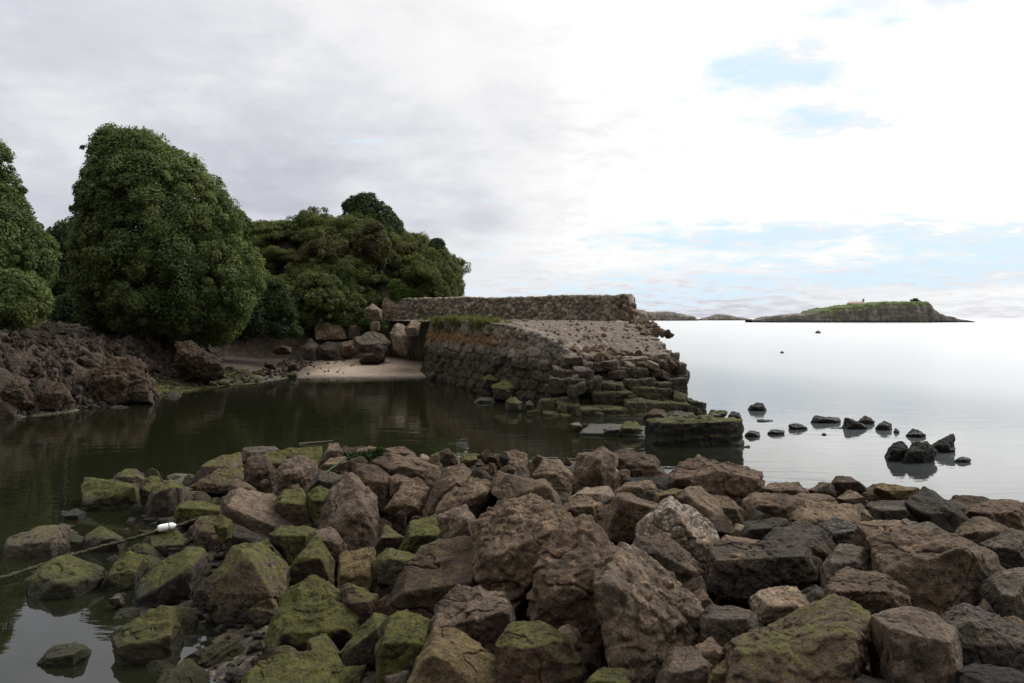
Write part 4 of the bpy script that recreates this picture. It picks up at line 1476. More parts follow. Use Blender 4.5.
b(2, [(140, 160), (280, 60), (390, 60), (505, 100), (510, 145), (400, 275), (380, 292), (140, 300)], 'dark', 'flat-topped mossy block in still water in front of the rope at left', .72, [(148, 160), (375, 158)])
b(2, [(500, 170), (560, 110), (590, 60), (660, 10), (722, 50), (700, 110), (690, 205), (570, 235), (505, 200)], 'dark', 'dark mossy twin-humped rock just right of the flat-topped mossy block', .62)
b(2, [(662, 265), (740, 130), (850, 50), (960, -5), (1020, 8), (1024, 70), (960, 200), (760, 322), (700, 320)], 'grey', 'long sloping slab with bare grey upper edge and olive moss below, near the rope end', .60, [(690, 250), (960, 95)])
b(2, [(588, 480), (660, 400), (760, 322), (860, 308), (892, 420), (870, 520), (740, 592), (640, 585)], 'brown', 'fissured mossy boulder with pinkish right end at the edge of mirror-like shallow water', .66, [(612, 495), (820, 455)], 'layered')
b(2, [(180, 572), (280, 490), (390, 483), (432, 515), (420, 550), (340, 607), (262, 605)], 'dark', 'single small mossy rock standing alone in still water, bottom left corner', .75, [(210, 560), (400, 530)])
b(2, [(556, 265), (615, 225), (622, 268), (590, 275)], 'pale', 'small pale triangular stone in the shallows below the dark twin-humped rock', 0, name='stone', cat='stone')
# --- upper left of the mound
b(3, [(300, 60), (315, 35), (480, 30), (505, 52), (430, 85), (308, 105)], 'grey', 'flat grey ledge at the pool edge beside the bright green slab', .25, Y=17.2)
b(3, [(318, 100), (450, 62), (560, 35), (735, 30), (742, 60), (700, 125), (560, 155), (440, 135), (330, 125)], 'dark', 'broad flat slab carpeted all over in bright green weed at the back edge', 1.0, [(420, 120), (640, 115)], Y=16.6)
b(3, [(60, 190), (130, 120), (180, 98), (295, 72), (302, 130), (250, 150), (130, 215)], 'pink', 'jagged pinkish rock with a pointed right tip, rearmost at the left shore', .42)
b(3, [(62, 215), (180, 150), (332, 138), (336, 190), (232, 248), (108, 240)], 'tan', 'tan rock with a dark hollow under it below the jagged pointed rock', .35, [(110, 215), (235, 235)], 'pitted')
b(3, [(340, 130), (400, 80), (440, 85), (490, 160), (472, 232), (400, 248), (328, 205)], 'umber', 'dark brown peaked boulder standing in front of the flat grey ledge', .05)
b(3, [(478, 175), (530, 110), (620, 83), (692, 130), (692, 200), (640, 245), (520, 258), (478, 242)], 'pink', 'rounded pinkish boulder in front of the bright green slab', .05, None, 'pitted')
b(3, [(252, 228), (290, 200), (392, 250), (392, 285), (262, 290)], 'brown', 'small brown rock perched behind the long pointed wedge boulder', .1)
b(3, [(222, 295), (262, 274), (420, 290), (530, 350), (632, 415), (622, 442), (482, 445), (440, 485), (330, 475), (240, 395)], 'pink', 'long wedge-shaped boulder tapering to a point on its right', .08, [(250, 345), (480, 440)])
b(3, [(478, 325), (520, 265), (622, 253), (652, 330), (690, 385), (680, 415), (560, 392)], 'brown', 'squat boulder mossy at its foot just above the tip of the wedge-shaped boulder', .5)
b(3, [(650, 270), (720, 233), (765, 262), (742, 330), (700, 405), (658, 345)], 'dark', 'shaggy dark green rock in the gap left of the tall pinkish pitted boulder', .98)
b(3, [(640, 255), (718, 160), (838, 190), (765, 270), (700, 262)], 'grey', 'dark grey tilted slab behind the tall pinkish pitted boulder', .25)
b(3, [(698, 405), (770, 270), (830, 192), (882, 188), (962, 262), (992, 330), (1004, 465), (900, 545), (800, 475), (718, 452)], 'pink', 'tall pinkish pitted boulder with a sharp sloping left edge', .12, [(770, 420), (935, 365)], 'pitted')
b(3, [(60, 455), (108, 395), (188, 390), (192, 460), (242, 545), (180, 565), (78, 535)], 'pink', 'pale pinkish rock at the upper end of the rope', .35)
b(3, [(168, 425), (218, 383), (262, 410), (242, 485), (205, 515)], 'dark', 'small mossy knob leaning on the pale rock at the rope end', .95, Y=10.3)
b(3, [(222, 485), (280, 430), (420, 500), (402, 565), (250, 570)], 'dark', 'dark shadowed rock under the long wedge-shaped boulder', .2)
b(3, [(468, 485), (520, 448), (640, 438), (688, 465), (642, 565), (560, 595), (498, 562)], 'dark', 'mossy-topped dark rock below the tip of the wedge-shaped boulder', .66, [(490, 490), (640, 490)])
b(3, [(688, 475), (770, 448), (848, 540), (822, 590), (740, 605), (690, 555)], 'pink', 'pinkish brown rounded rock at the foot of the tall pitted boulder', .1)
b(3, [(540, 655), (640, 560), (700, 485), (742, 590), (782, 620), (772, 720), (640, 725), (545, 690)], 'umber', 'mossy dark boulder leaning behind the small flat-topped ochre block', .68)
b(4, [(140, 190), (225, 50), (325, -12), (380, -12), (455, 30), (532, 92), (526, 235), (500, 305), (480, 385), (300, 335), (170, 250)], 'pale', 'large boulder with clean pale pinkish right side and dark mossy left face', .56, [(365, 190), (350, 30), (455, 200)], 'pitted')
b(3, [(355, 545), (450, 508), (542, 600), (542, 645), (440, 590)], 'dark', 'low dark mossy rock behind the large boulder with the pale right side', .55)
b(4, [(818, 40), (850, 8), (985, -2), (992, 30), (962, 110), (962, 185), (830, 195), (815, 112)], 'ochre', 'small upright block with a flat yellow-ochre top', .15, [(826, 108), (958, 112)])
b(4, [(838, 190), (872, 180), (1012, 235), (988, 285), (960, 355), (900, 345), (828, 262)], 'red', 'purplish brown rock with a moss rim below the small ochre-topped block', .35)
b(4, [(490, 350), (540, 220), (650, 162), (742, 173), (880, 290), (918, 350), (902, 435), (740, 455), (580, 455), (520, 505), (458, 492)], 'umber', 'big domed boulder covered in streaky moss, biggest mossy one near the bottom', .74, [(520, 430), (730, 440), (875, 400)], 'layered')
b(4, [(270, 670), (380, 605), (500, 558), (640, 525), (722, 510), (792, 530), (834, 650), (834, 770), (250, 770)], 'umber', 'broad mossy hump cut off by the bottom edge, left of the sharp ochre peak', .64, [(330, 690), (760, 690)], 'layered')
b(6, [(0, 485), (110, 400), (180, 333), (228, 345), (216, 405), (150, 535), (48, 545)], 'grey', 'narrow leaning slab with a pale edge between two mossy boulders near the bottom', .68, [(60, 500), (190, 400)])
b(6, [(188, 495), (262, 330), (342, 318), (442, 370), (452, 425), (430, 565), (380, 645), (198, 625)], 'umber', 'smooth green mossy boulder right of the narrow leaning slab', .76, [(215, 480), (440, 460)])
b(6, [(320, 690), (450, 490), (520, 410), (632, 440), (762, 540), (892, 690), (890, 770), (320, 770)], 'ochre', 'angular ochre slab rising to a sharp peak at the bottom edge', .22, [(452, 500), (690, 700)])
b(6, [(448, 375), (505, 290), (560, 208), (680, 193), (812, 220), (852, 270), (892, 370), (832, 485), (720, 475), (600, 435), (460, 415)], 'pink', 'rounded pinkish brown boulder just above the sharp ochre peak', .12, [(480, 400), (690, 400), (850, 320)], 'pitted')
b(6, [(212, 238), (330, 85), (410, -20), (520, -45), (662, -42), (692, 60), (692, 195), (560, 215), (480, 305), (300, 265)], 'umber', 'large smooth dark brown slab sloping down left above the green mossy boulder', .3, [(470, 285), (670, 165), (330, 215)])
b(5, [(178, 625), (250, 548), (402, 595), (382, 645), (300, 705), (200, 695)], 'grey', 'rock with bare pale top and mossy side right of the ochre-topped block', .58)
b(5, [(168, 565), (230, 438), (322, 500), (292, 565), (240, 565)], 'umber', 'mottled brown rock with moss at its foot, right foot of the tall pitted boulder', .48)
b(5, [(305, 545), (360, 430), (480, 388), (542, 460), (502, 525), (420, 585), (328, 572)], 'dark', 'hollow dark rock furred with bright green weed in the centre of the mound', .98)
b(5, [(490, 400), (560, 383), (642, 338), (712, 450), (692, 525), (600, 505), (518, 505)], 'pink', 'small pyramid-shaped brown rock left of the great knobbly boulder', .05, [(600, 470), (645, 400)])
b(5, [(218, 328), (340, 200), (390, 193), (452, 260), (402, 352), (330, 358), (268, 338)], 'tan', 'smooth triangular tan rock right of the dark rounded one', .05, [(270, 330), (390, 340)])
b(5, [(68, 175), (80, 123), (200, 138), (267, 200), (262, 255), (220, 330), (170, 335), (128, 262)], 'umber', 'dark brown rounded boulder behind the tall pinkish pitted one', .0)
b(5, [(188, 115), (260, 73), (400, 138), (500, 138), (512, 192), (440, 225), (400, 195), (280, 185)], 'brown', 'broad flat brown ledge at the back of the mound right of the green net', .0, None, 'layered')
b(3, [(715, 105), (760, 15), (812, 12), (835, 60), (800, 105)], 'pink', 'small peaked pinkish rock at the right end of the bright green slab', .0, Y=16.0)
b(3, [(800, 70), (840, 30), (902, 38), (885, 80), (820, 100)], 'umber', 'small dark brown rock at the back edge behind the green net', .0, Y=16.6)
b(3, [(688, 160), (760, 100), (852, 78), (852, 115), (772, 168)], 'tan', 'thin tan slab tilted beside the green net', .1, Y=15.4)
b(5, [(70, 60), (150, 28), (207, 45), (204, 105), (100, 125)], 'brown', 'flat brown rock at the back edge with the green net lying on it', .2, Y=16.0)
b(5, [(218, 50), (320, 26), (392, 70), (382, 105), (260, 85)], 'brown', 'smooth brown hump at the back edge left of the bright water patch', .0, Y=16.3)
b(5, [(392, 105), (420, 68), (472, 90), (452, 140)], 'pale', 'small pale rock at the back edge below the bright water patch', .0, Y=15.8)
b(5, [(458, 85), (500, 58), (602, 80), (612, 118), (520, 132)], 'umber', 'low brown rock with a green rim against the bright water patch', .5, Y=16.2)
b(5, [(602, 105), (620, 68), (700, 68), (772, 90), (722, 130), (640, 132)], 'dark', 'dark moss-topped rock at the right end of the bright water patch', .8, Y=16.2)
b(5, [(428, 295), (500, 200), (560, 138), (622, 128), (662, 170), (600, 235), (500, 325), (458, 335)], 'brown', 'slab leaning to the right behind the arched boulder in the centre', .0, [(460, 320), (600, 215)])
b(5, [(478, 375), (530, 300), (660, 198), (762, 208), (792, 250), (742, 305), (650, 345), (590, 312), (538, 385)], 'tan', 'arched boulder with a dark hollow beneath, behind the small pyramid-shaped rock', .0, [(545, 340), (730, 270)], 'pitted')
b(5, [(248, 195), (290, 173), (352, 195), (302, 245), (258, 268)], 'brown', 'small brown rock behind the smooth triangular tan one', .0)
b(5, [(698, 165), (760, 108), (822, 130), (802, 175), (730, 190)], 'red', 'reddish rock at the back edge left of the layered brown boulder', .0, Y=15.6)
b(5, [(798, 100), (830, 63), (900, 48), (942, 70), (962, 110), (972, 175), (920, 200), (820, 158)], 'brown', 'layered brown boulder at the back edge above the long flat-faced slab', .05, None, 'layered', Y=15.6)
# --- centre
b(7, [(128, 115), (200, 73), (272, 110), (182, 165), (138, 165)], 'ochre', 'greenish ochre rock behind the round-shouldered boulder at the back edge', .4, Y=15.8)
b(7, [(-30, 195), (0, 170), (130, 188), (240, 223), (333, 300), (322, 370), (200, 318), (60, 295), (-20, 275)], 'brown', 'long flat-faced brown slab lying behind the great knobbly boulder', .0, [(200, 318), (242, 228), (60, 290)])
b(7, [(178, 185), (220, 113), (302, 108), (373, 190), (353, 250), (270, 245)], 'tan', 'round-shouldered tan boulder right of the layered brown one', .05)
b(7, [(368, 225), (395, 130), (430, 70), (480, 53), (530, 43), (587, 80), (582, 155), (540, 230), (450, 258)], 'brown', 'upright boulder with vertical grooves, tallest along the back edge', .0, [(430, 200), (520, 190), (500, 90)])
b(7, [(553, 175), (570, 150), (627, 160), (637, 200), (590, 245), (553, 235)], 'tan', 'small rounded tan rock tucked at the right foot of the upright grooved boulder', .0, Y=14.0)
b(7, [(588, 85), (640, 56), (742, 75), (802, 110), (862, 165), (862, 195), (800, 215), (650, 195), (638, 130)], 'umber', 'dark brown boulder of stacked layers right of the upright grooved one', .0, None, 'layered')
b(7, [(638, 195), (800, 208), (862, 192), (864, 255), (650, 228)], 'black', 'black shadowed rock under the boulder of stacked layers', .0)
b(7, [(338, 295), (440, 243), (552, 238), (578, 290), (500, 325), (358, 305)], 'pale', 'flat pale tan rock in front of the upright grooved boulder', .0)
b(7, [(318, 365), (350, 308), (430, 288), (513, 330), (482, 405), (430, 405), (368, 395)], 'tan', 'knobby tan rock above the small round pebble', .0, None, 'pitted')
b(7, [(522, 405), (560, 340), (600, 278), (642, 276), (792, 340), (782, 395), (720, 465), (600, 480), (538, 445)], 'brown', 'dark-faced angular boulder left of the white-speckled one', .0, [(605, 300), (785, 350), (590, 440)])
b(7, [(568, 265), (650, 223), (782, 208), (812, 250), (722, 295), (600, 290)], 'tan', 'wide tan rock behind the dark-faced angular boulder', .0)
b(7, [(788, 275), (880, 253), (947, 270), (902, 318), (798, 315)], 'ochre', 'flat smooth ochre rock between the tan rocks behind the white-speckled boulder', .0)
b(7, [(374, 415), (400, 394), (437, 405), (432, 440), (390, 445)], 'pale', 'small round cobble resting at the top of the big double-faced boulder', .0, name='cobble', cat='stone')
b(7, [(-125, 450), (-90, 400), (-20, 335), (60, 318), (200, 318), (290, 360), (372, 412), (292, 485), (200, 565), (130, 685), (40, 810), (-80, 740), (-145, 565)], 'tan', 'great knobbly boulder with a lumpy cobbled surface in the middle of the mound', .0, [(110, 610), (290, 460), (-60, 600)], 'knobbly', .12)
b(8, [(168, 175), (210, 60), (250, -20), (340, -140), (440, -160), (520, -80), (603, 10), (522, 135), (560, 300), (400, 385), (215, 285)], 'brown', 'big double-faced boulder with a deep black hollow under it, right of the knobbly one', .12, [(225, 215), (360, 245), (515, 112)], 'pitted')
b(8, [(513, 120), (560, 60), (638, -8), (690, 10), (780, 85), (872, 160), (950, 255), (1023, 350), (1012, 405), (902, 498), (850, 610), (650, 660), (600, 480)], 'pale', 'big tilted slab with a rough pale upper face and a mossy dark left side', .32, [(530, 145), (680, 275), (740, 400), (845, 560)], 'knobbly')
b(8, [(0, 490), (60, 393), (200, 388), (352, 470), (424, 605), (400, 690), (150, 700), (15, 610)], 'red', 'ragged green and rusty boulder near the bottom, left of the deep black gap', .58, [(80, 500), (270, 480)], 'layered')
b(8, [(435, 690), (520, 613), (632, 608), (664, 680), (645, 750), (435, 750)], 'dark', 'rounded mossy rock at the bottom edge under the deep black gap', .85)
b(10, [(-10, 660), (40, 575), (90, 503), (192, 498), (283, 590), (250, 700), (0, 720)], 'pink', 'brown rounded boulder at the bottom edge, just below the big tilted slab', .28)
b(10, [(190, 495), (265, 448), (362, 530), (290, 610)], 'tan', 'small tan rock wedged left of the broad mossy platform boulder', .1)
b(10, [(248, 640), (330, 568), (383, 640), (360, 700), (250, 700)], 'ochre', 'small ochre triangular rock at the bottom edge beside the broad mossy platform', .25)
b(9, [(-102, 430), (-20, 388), (44, 308), (130, 343), (210, 395), (272, 440), (303, 500), (275, 605), (150, 565), (40, 505), (-92, 495)], 'pale', 'large pale boulder speckled with white lichen', .0, [(35, 485), (45, 350), (250, 570)], 'plain', .0, 1.0)
b(9, [(-165, 565), (-100, 498), (40, 508), (130, 560), (217, 650), (203, 725), (100, 745), (-20, 665)], 'brown', 'brown boulder with a blackened left half under the white-speckled one', .0, [(30, 600), (190, 690)], 'pitted', .55)
# --- right half
b(9, [(43, 245), (60, 150), (160, 113), (250, 88), (312, 120), (400, 140), (502, 165), (517, 265), (440, 325), (370, 288), (240, 268), (130, 268)], 'brown', 'largest block-like boulder on the back edge, standing against the bright sea', .0, [(70, 200), (270, 180), (490, 200)], 'pitted')
b(9, [(98, 295), (150, 233), (202, 233), (332, 340), (383, 430), (352, 485), (290, 455), (218, 392)], 'tan', 'tan boulder sloping right, directly behind the white-speckled one', .0, [(130, 290), (310, 430)])
b(9, [(248, 280), (350, 288), (422, 350), (434, 425), (370, 405), (338, 345)], 'brown', 'brown rock between the sloping tan boulder and the layered one', .0)
b(9, [(518, 265), (570, 223), (682, 218), (762, 270), (742, 305), (600, 305)], 'brown', 'low brown rock on the back edge right of the largest block-like boulder', .0)
b(9, [(628, 225), (710, 208), (742, 245), (700, 258)], 'dark', 'small mossy dark rock peeping over the back edge against the sea', .75, Y=13.2)
b(9, [(438, 385), (450, 308), (500, 273), (640, 288), (702, 300), (722, 340), (692, 415), (520, 405)], 'brown', 'layered brown boulder below the mossy rock on the back edge', .0, None, 'layered', .25)
b(9, [(638, 315), (750, 273), (882, 288), (912, 330), (730, 355), (688, 345)], 'tan', 'flat tan ledge right of the layered boulder', .0, None, 'layered')
b(9, [(768, 255), (830, 218), (882, 228), (960, 255), (900, 295)], 'brown', 'brown hump behind the flat tan ledge on the right', .0)
b(11, [(33, 170), (60, 128), (140, 143), (232, 180), (228, 200), (100, 195)], 'umber', 'small brown cap rock, highest on the back edge right of centre', .0, Y=12.3)
b(9, [(688, 405), (720, 343), (830, 328), (1000, 340), (1032, 435), (860, 440), (820, 475)], 'tan', 'broad flat-topped tan boulder above the black-faced block', .0, [(720, 400), (860, 430), (1010, 420)], 'pitted')
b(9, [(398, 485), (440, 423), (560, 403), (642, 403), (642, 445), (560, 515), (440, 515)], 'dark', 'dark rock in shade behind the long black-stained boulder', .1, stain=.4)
b(9, [(548, 510), (620, 438), (742, 418), (852, 480), (883, 575), (800, 595), (740, 505), (680, 495)], 'grey', 'dark grey pitted rock behind the right end of the black-stained boulder', .0, None, 'pitted', .5)
b(9, [(288, 535), (340, 488), (502, 515), (420, 550), (310, 565)], 'tan', 'low tan rock right of the white-speckled boulder', .0)
b(9, [(255, 645), (280, 568), (400, 543), (560, 508), (702, 493), (742, 520), (798, 630), (780, 700), (560, 728), (275, 728)], 'tan', 'long boulder lying level with tar-black stains along its front', .0, [(290, 615), (560, 600), (780, 630)], 'pitted', .62)
b(10, [(478, 245), (530, 208), (692, 193), (803, 310), (772, 355), (580, 365), (498, 315)], 'pale', 'pale brown rock in front of the dark cavity below the black-stained boulder', .08, None, 'pitted')
b(10, [(212, 335), (260, 288), (352, 283), (482, 330), (502, 425), (400, 465), (228, 435)], 'grey', 'smooth dark grey rock in the cavity left of the pale brown one', .0)
b(10, [(128, 255), (215, 188), (293, 280), (220, 335)], 'red', 'reddish brown rock in the shade right of the big tilted slab', .0)
b(10, [(360, 700), (385, 500), (420, 458), (560, 408), (660, 348), (830, 318), (1000, 308), (1042, 330), (1063, 420), (965, 640), (945, 760), (360, 760)], 'tan', 'broad mossy platform boulder with fissured pale right side at the bottom edge', .44, [(480, 640), (800, 600), (1000, 450)], 'knobbly')
b(12, [(-45, 265), (20, 198), (110, 103), (182, 113), (260, 130), (342, 160), (428, 250), (423, 320), (300, 330), (100, 330), (-35, 318)], 'brown', 'grey-brown humped boulder behind the broad mossy platform', .0, None, 'pitted', .42)
b(11, [(-5, 610), (80, 498), (202, 488), (233, 570), (222, 650), (100, 630), (5, 690)], 'grey', 'slate grey slab standing under the black-faced block', .0, stain=.35)
b(11, [(-15, 385), (60, 348), (242, 400), (255, 500), (210, 510), (80, 490), (-5, 480)], 'dark', 'block coloured black for the shaded front of the broad flat-topped boulder, white-spotted', .0, stain=.75, speck=.3)  # shade of the boulder's front put into the dark tone and stain
b(11, [(248, 470), (250, 430), (400, 418), (560, 440), (702, 470), (862, 540), (943, 630), (862, 690), (780, 770), (560, 810), (455, 735), (315, 655)], 'tan', 'largest boulder on the right with a tan crest and black-speckled left face', .1, [(335, 650), (480, 725), (650, 600), (700, 500)], 'pitted', .5)
b(11, [(205, 305), (250, 268), (402, 263), (493, 365), (380, 375), (258, 358)], 'grey', 'smooth grey slab with a sharp right edge, near the back on the right', .0)
b(11, [(298, 395), (480, 373), (562, 380), (703, 450), (600, 458), (420, 438)], 'grey', 'thin grey flake lying on the crest of the largest right-hand boulder', .0)
b(11, [(148, 385), (260, 358), (472, 368), (400, 405), (330, 428), (218, 415)], 'tan', 'flat tan rock behind the crest of the largest right-hand boulder', .0)
b(11, [(-5, 300), (60, 282), (182, 280), (263, 350), (130, 368), (-5, 360)], 'tan', 'tan rock left of the smooth grey slab', .0, None, 'layered')
b(11, [(68, 245), (140, 203), (243, 275), (160, 290)], 'tan', 'small tan pyramid rock behind the smooth grey slab', .0)
b(11, [(175, 215), (280, 183), (393, 235), (382, 278), (240, 272)], 'umber', 'dark brown rock on the back edge below the thin ochre ledge', .0)
b(11, [(262, 195), (280, 166), (400, 188), (503, 210), (440, 250), (370, 232)], 'ochre', 'thin flat ochre ledge on the back edge against the sea', .0, Y=11.6)
b(11, [(425, 275), (520, 208), (582, 225), (643, 290), (702, 310), (763, 350), (702, 425), (600, 405), (498, 355)], 'dark', 'black angular boulder on the back edge at the right', .0, None, 'plain', .6)
b(11, [(628, 285), (680, 238), (760, 248), (842, 260), (903, 330), (780, 358), (700, 318)], 'umber', 'dark brown rock right of the black angular boulder', .0, None, 'layered')
b(11, [(758, 315), (840, 258), (940, 263), (1040, 280), (1050, 395), (940, 400), (858, 358)], 'brown', 'layered brown boulder on the back edge at the right border of the photo', .0, None, 'layered')
b(11, [(703, 435), (740, 368), (812, 348), (932, 400), (942, 425), (850, 488), (798, 495)], 'brown', 'brown boulder with a rounded top behind the largest right-hand boulder', .0)
b(11, [(838, 505), (880, 448), (960, 408), (1050, 425), (1060, 600), (930, 600), (868, 545)], 'grey', 'dark grey rough boulder at the right border, mid height', .0, None, 'pitted', .35)
b(12, [(868, 155), (920, 118), (1050, 95), (1070, 390), (960, 380), (888, 258)], 'grey', 'grey boulder with a pale flat top at the right border', .0, None, 'plain', .2)
b(12, [(285, 355), (410, 318), (562, 343), (673, 400), (693, 490), (683, 570), (725, 690), (725, 770), (400, 770), (318, 530)], 'pink', 'large smooth pinkish boulder split by vertical cracks at the bottom right', .25, [(335, 400), (470, 430), (660, 470)])
b(12, [(645, 375), (700, 293), (772, 298), (902, 370), (1050, 410), (1060, 570), (900, 590), (760, 600), (688, 495)], 'grey', 'dark grey boulder with an orange rust patch in the bottom right corner', .05, [(700, 430), (900, 460), (1030, 480)], 'pitted', .35)
b(12, [(145, 690), (200, 638), (333, 680), (340, 760), (145, 760)], 'dark', 'dark rock at the bottom edge between the platform and the cracked pinkish boulder', .1)
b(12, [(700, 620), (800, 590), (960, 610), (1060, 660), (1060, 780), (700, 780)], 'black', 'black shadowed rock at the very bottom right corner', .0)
b(9, [(362, 465), (388, 430), (434, 440), (402, 495)], 'pale', 'little pale stone pinched below the sloping tan boulder', .0, name='stone', cat='stone')

# --- rocks standing in the sea
for poly, lab, ms in [
    ([(220, 85), (245, 68), (270, 75), (281, 95), (250, 104), (225, 98)], 'rounded black rock alone in the sea, farthest of the rocks off the pier', .2),
    ([(243, 131), (260, 124), (300, 128), (295, 137), (245, 138)], 'flat low black rock just below the farthest one off the pier', 0),
    ([(150, 122), (165, 98), (190, 105), (204, 128), (180, 134)], 'black rock beside the green mossy one at the foot of the pier', .3),
    ([(75, 120), (100, 93), (155, 95), (150, 112), (130, 132), (80, 132)], 'green mossy rock on the flat block at the foot of the pier', .85),
    ([(207, 172), (225, 158), (258, 165), (255, 184), (215, 187)], 'small black rock in the sea right beside the flat block of the pier', 0),
    ([(280, 167), (300, 155), (338, 160), (335, 177), (300, 180)], 'low black hump in the sea, second rock right of the flat block', 0),
    ([(345, 142), (380, 138), (413, 152), (400, 164), (370, 162)], 'sloping low black rock in the sea left of the oblong one', 0),
    ([(418, 132), (430, 112), (515, 118), (521, 140), (425, 143)], 'oblong flat-topped black rock in the sea', .3),
    ([(470, 156), (520, 150), (518, 161), (475, 162)], 'thin sliver of black rock awash under the oblong one', 0),
    ([(525, 162), (528, 118), (570, 130), (606, 150), (600, 160)], 'black rock with an upright left edge right of the oblong one', 0),
    ([(565, 132), (595, 112), (625, 135), (605, 147)], 'pointed dark rock behind the one with the upright left edge', .1),
    ([(627, 150), (650, 130), (678, 140), (681, 161), (650, 166)], 'peaked black rock in the sea between the pointed one and the round pebble', 0),
    ([(682, 171), (690, 152), (704, 165), (695, 176)], 'tiny round black rock touching the right side of the peaked one', 0),
    ([(725, 172), (745, 152), (791, 175), (785, 189), (750, 189)], 'humped black rock in the sea just above the big black cluster', 0),
    ([(660, 242), (680, 205), (710, 187), (736, 215), (722, 260), (690, 264)], 'left peak of the big black cluster of rocks in the sea', 0),
    ([(698, 260), (740, 200), (790, 192), (831, 235), (815, 260), (760, 268)], 'middle and largest rock of the black cluster in the sea', 0),
    ([(805, 208), (845, 185), (881, 182), (886, 215), (870, 237), (830, 222)], 'slanting black rock at the right of the big cluster', 0),
    ([(880, 257), (900, 242), (934, 248), (931, 269), (895, 270)], 'small black rock, rightmost and nearest of all rocks in the sea', 0),
    ([(450, 176), (460, 167), (474, 175), (465, 182)], 'tiny black rock alone under the oblong one in the sea', 0),
    ([(205, 212), (225, 208), (226, 221), (208, 222)], 'tiny black stone at the right corner of the flat block', 0),
]:
    b('S', poly, 'black', lab, ms, water=True, sink=0.25, name='sea_rock', cat='rock', top=0.25)

# --- rocks round the sandy cove and at the foot of the pier
for poly, tone, lab, ms, Yq, st in [
    ([(145, 216), (200, 210), (270, 206), (286, 282), (150, 288)], 'tan', 'left piece of the split tan slab under the overhanging bush', 0, 53.5, 'plain'),
    ([(276, 208), (335, 203), (342, 268), (290, 284)], 'tan', 'right piece of the split tan slab under the overhanging bush', 0, 53.6, 'plain'),
    ([(95, 322), (130, 290), (165, 318), (152, 378), (100, 373)], 'grey', 'grey rounded boulder left of the dark ones behind the sand', 0, 52.0, 'plain'),
    ([(163, 322), (200, 303), (260, 308), (266, 372), (230, 388), (170, 362)], 'dark', 'dark squat boulder in the middle of the row behind the sand', 0, 51.6, 'plain'),
    ([(253, 312), (310, 298), (326, 340), (290, 362), (258, 352)], 'brown', 'brown boulder between the dark squat one and the biggest behind the sand', 0, 51.8, 'plain'),
    ([(308, 297), (380, 266), (440, 273), (471, 310), (440, 362), (400, 367), (330, 337)], 'grey', 'biggest boulder behind the sandy cove, broad and grey', 0, 50.4, 'layered'),
    ([(333, 352), (380, 343), (436, 375), (426, 387), (338, 386)], 'dark', 'low dark rock lying on the sand in front of the biggest boulder', 0, 49.5, 'plain'),
    ([(468, 272), (490, 226), (530, 228), (537, 260), (562, 300), (540, 342), (490, 332)], 'pale', 'pale upright boulder at the inner corner of the quay wall', 0, 47.0, 'plain'),
    ([(528, 252), (560, 218), (602, 220), (592, 272), (545, 278)], 'pale', 'pale block leaning on the top of the quay wall near its root', 0, 46.4, 'plain'),
    ([(363, 167), (395, 138), (437, 170), (432, 202), (388, 202)], 'pale', 'pale rock below the bright green bush, left of the parapet root', 0, 52.8, 'plain'),
    ([(383, 232), (400, 201), (427, 220), (422, 252), (388, 257)], 'pale', 'small pale rock right of the split tan slab', 0, 52.6, 'plain'),
    ([(433, 152), (440, 118), (540, 128), (530, 202), (450, 207)], 'pale', 'knobbly pale outcrop where the parapet meets the headland', 0, 57.0, 'knobbly'),
    ([(28, 402), (50, 386), (81, 405), (76, 421), (33, 421)], 'dark', 'dark rock on the pebbles at the left end of the sand', 0, 46.6, 'plain'),
    ([(29, 442), (70, 428), (77, 460), (35, 467)], 'dark', 'small cube-shaped rock with green weed at the water edge of the cove', .6, 44.5, 'plain'),
    ([(628, 452), (660, 428), (692, 450), (682, 467), (638, 467)], 'grey', 'grey rock at the right end of the sand under the quay wall', 0, 43.3, 'plain'),
    ([(858, 462), (900, 438), (942, 470), (922, 502), (868, 492)], 'dark', 'dark mossy boulder at the foot of the quay wall', .6, 34.6, 'plain'),
    ([(900, 492), (960, 468), (1002, 490), (992, 534), (918, 534)], 'dark', 'mossy boulder in the water below the quay wall, right of the dark one', .7, 33.2, 'plain'),
    ([(820, 562), (850, 543), (930, 543), (932, 573), (828, 573)], 'grey', 'flat weedy stone awash in front of the mossy quay boulders', .6, 31.6, 'plain'),
]:
    b('B', poly, tone, lab, ms, Y=Yq, sink=0.15, style=st, name='boulder')
for poly, tone, lab, ms, Yq in [
    ([(40, 455), (100, 425), (146, 460), (132, 505), (60, 500)], 'dark', 'mossy rounded boulder under the middle of the quay wall', .75, 31.8),
    ([(195, 522), (215, 510), (232, 535), (222, 556), (190, 552)], 'grey', 'small grey upright stone in the water by the quay wall', .2, 28.3),
    ([(105, 510), (150, 498), (185, 520), (175, 560), (112, 556)], 'dark', 'dark low rock in the water by the small grey upright stone', .5, 28.6),
    ([(385, 618), (420, 605), (440, 625), (405, 634)], 'pale', 'pale flat stone awash left of the flat stepped block', 0, 23.3),
    ([(525, 635), (560, 625), (596, 640), (570, 655), (528, 652)], 'grey', 'grey flat stone awash just left of the flat stepped block', .2, 22.6),
    ([(580, 640), (620, 602), (680, 600), (700, 640), (660, 668), (590, 665)], 'dark', 'green mossy rock at the left end of the flat stepped block', .85, 22.6),
    ([(690, 580), (740, 545), (790, 560), (800, 590), (720, 596)], 'umber', 'brown angular rock lying on the lowest course of the broken pier end', .15, 25.6),
    ([(800, 585), (830, 556), (880, 560), (900, 590), (830, 598)], 'grey', 'grey rock on the lowest course near the right corner of the pier end', .25, 25.6),
]:
    b('C', poly, tone, lab, ms, Y=Yq, sink=0.12, name='boulder')
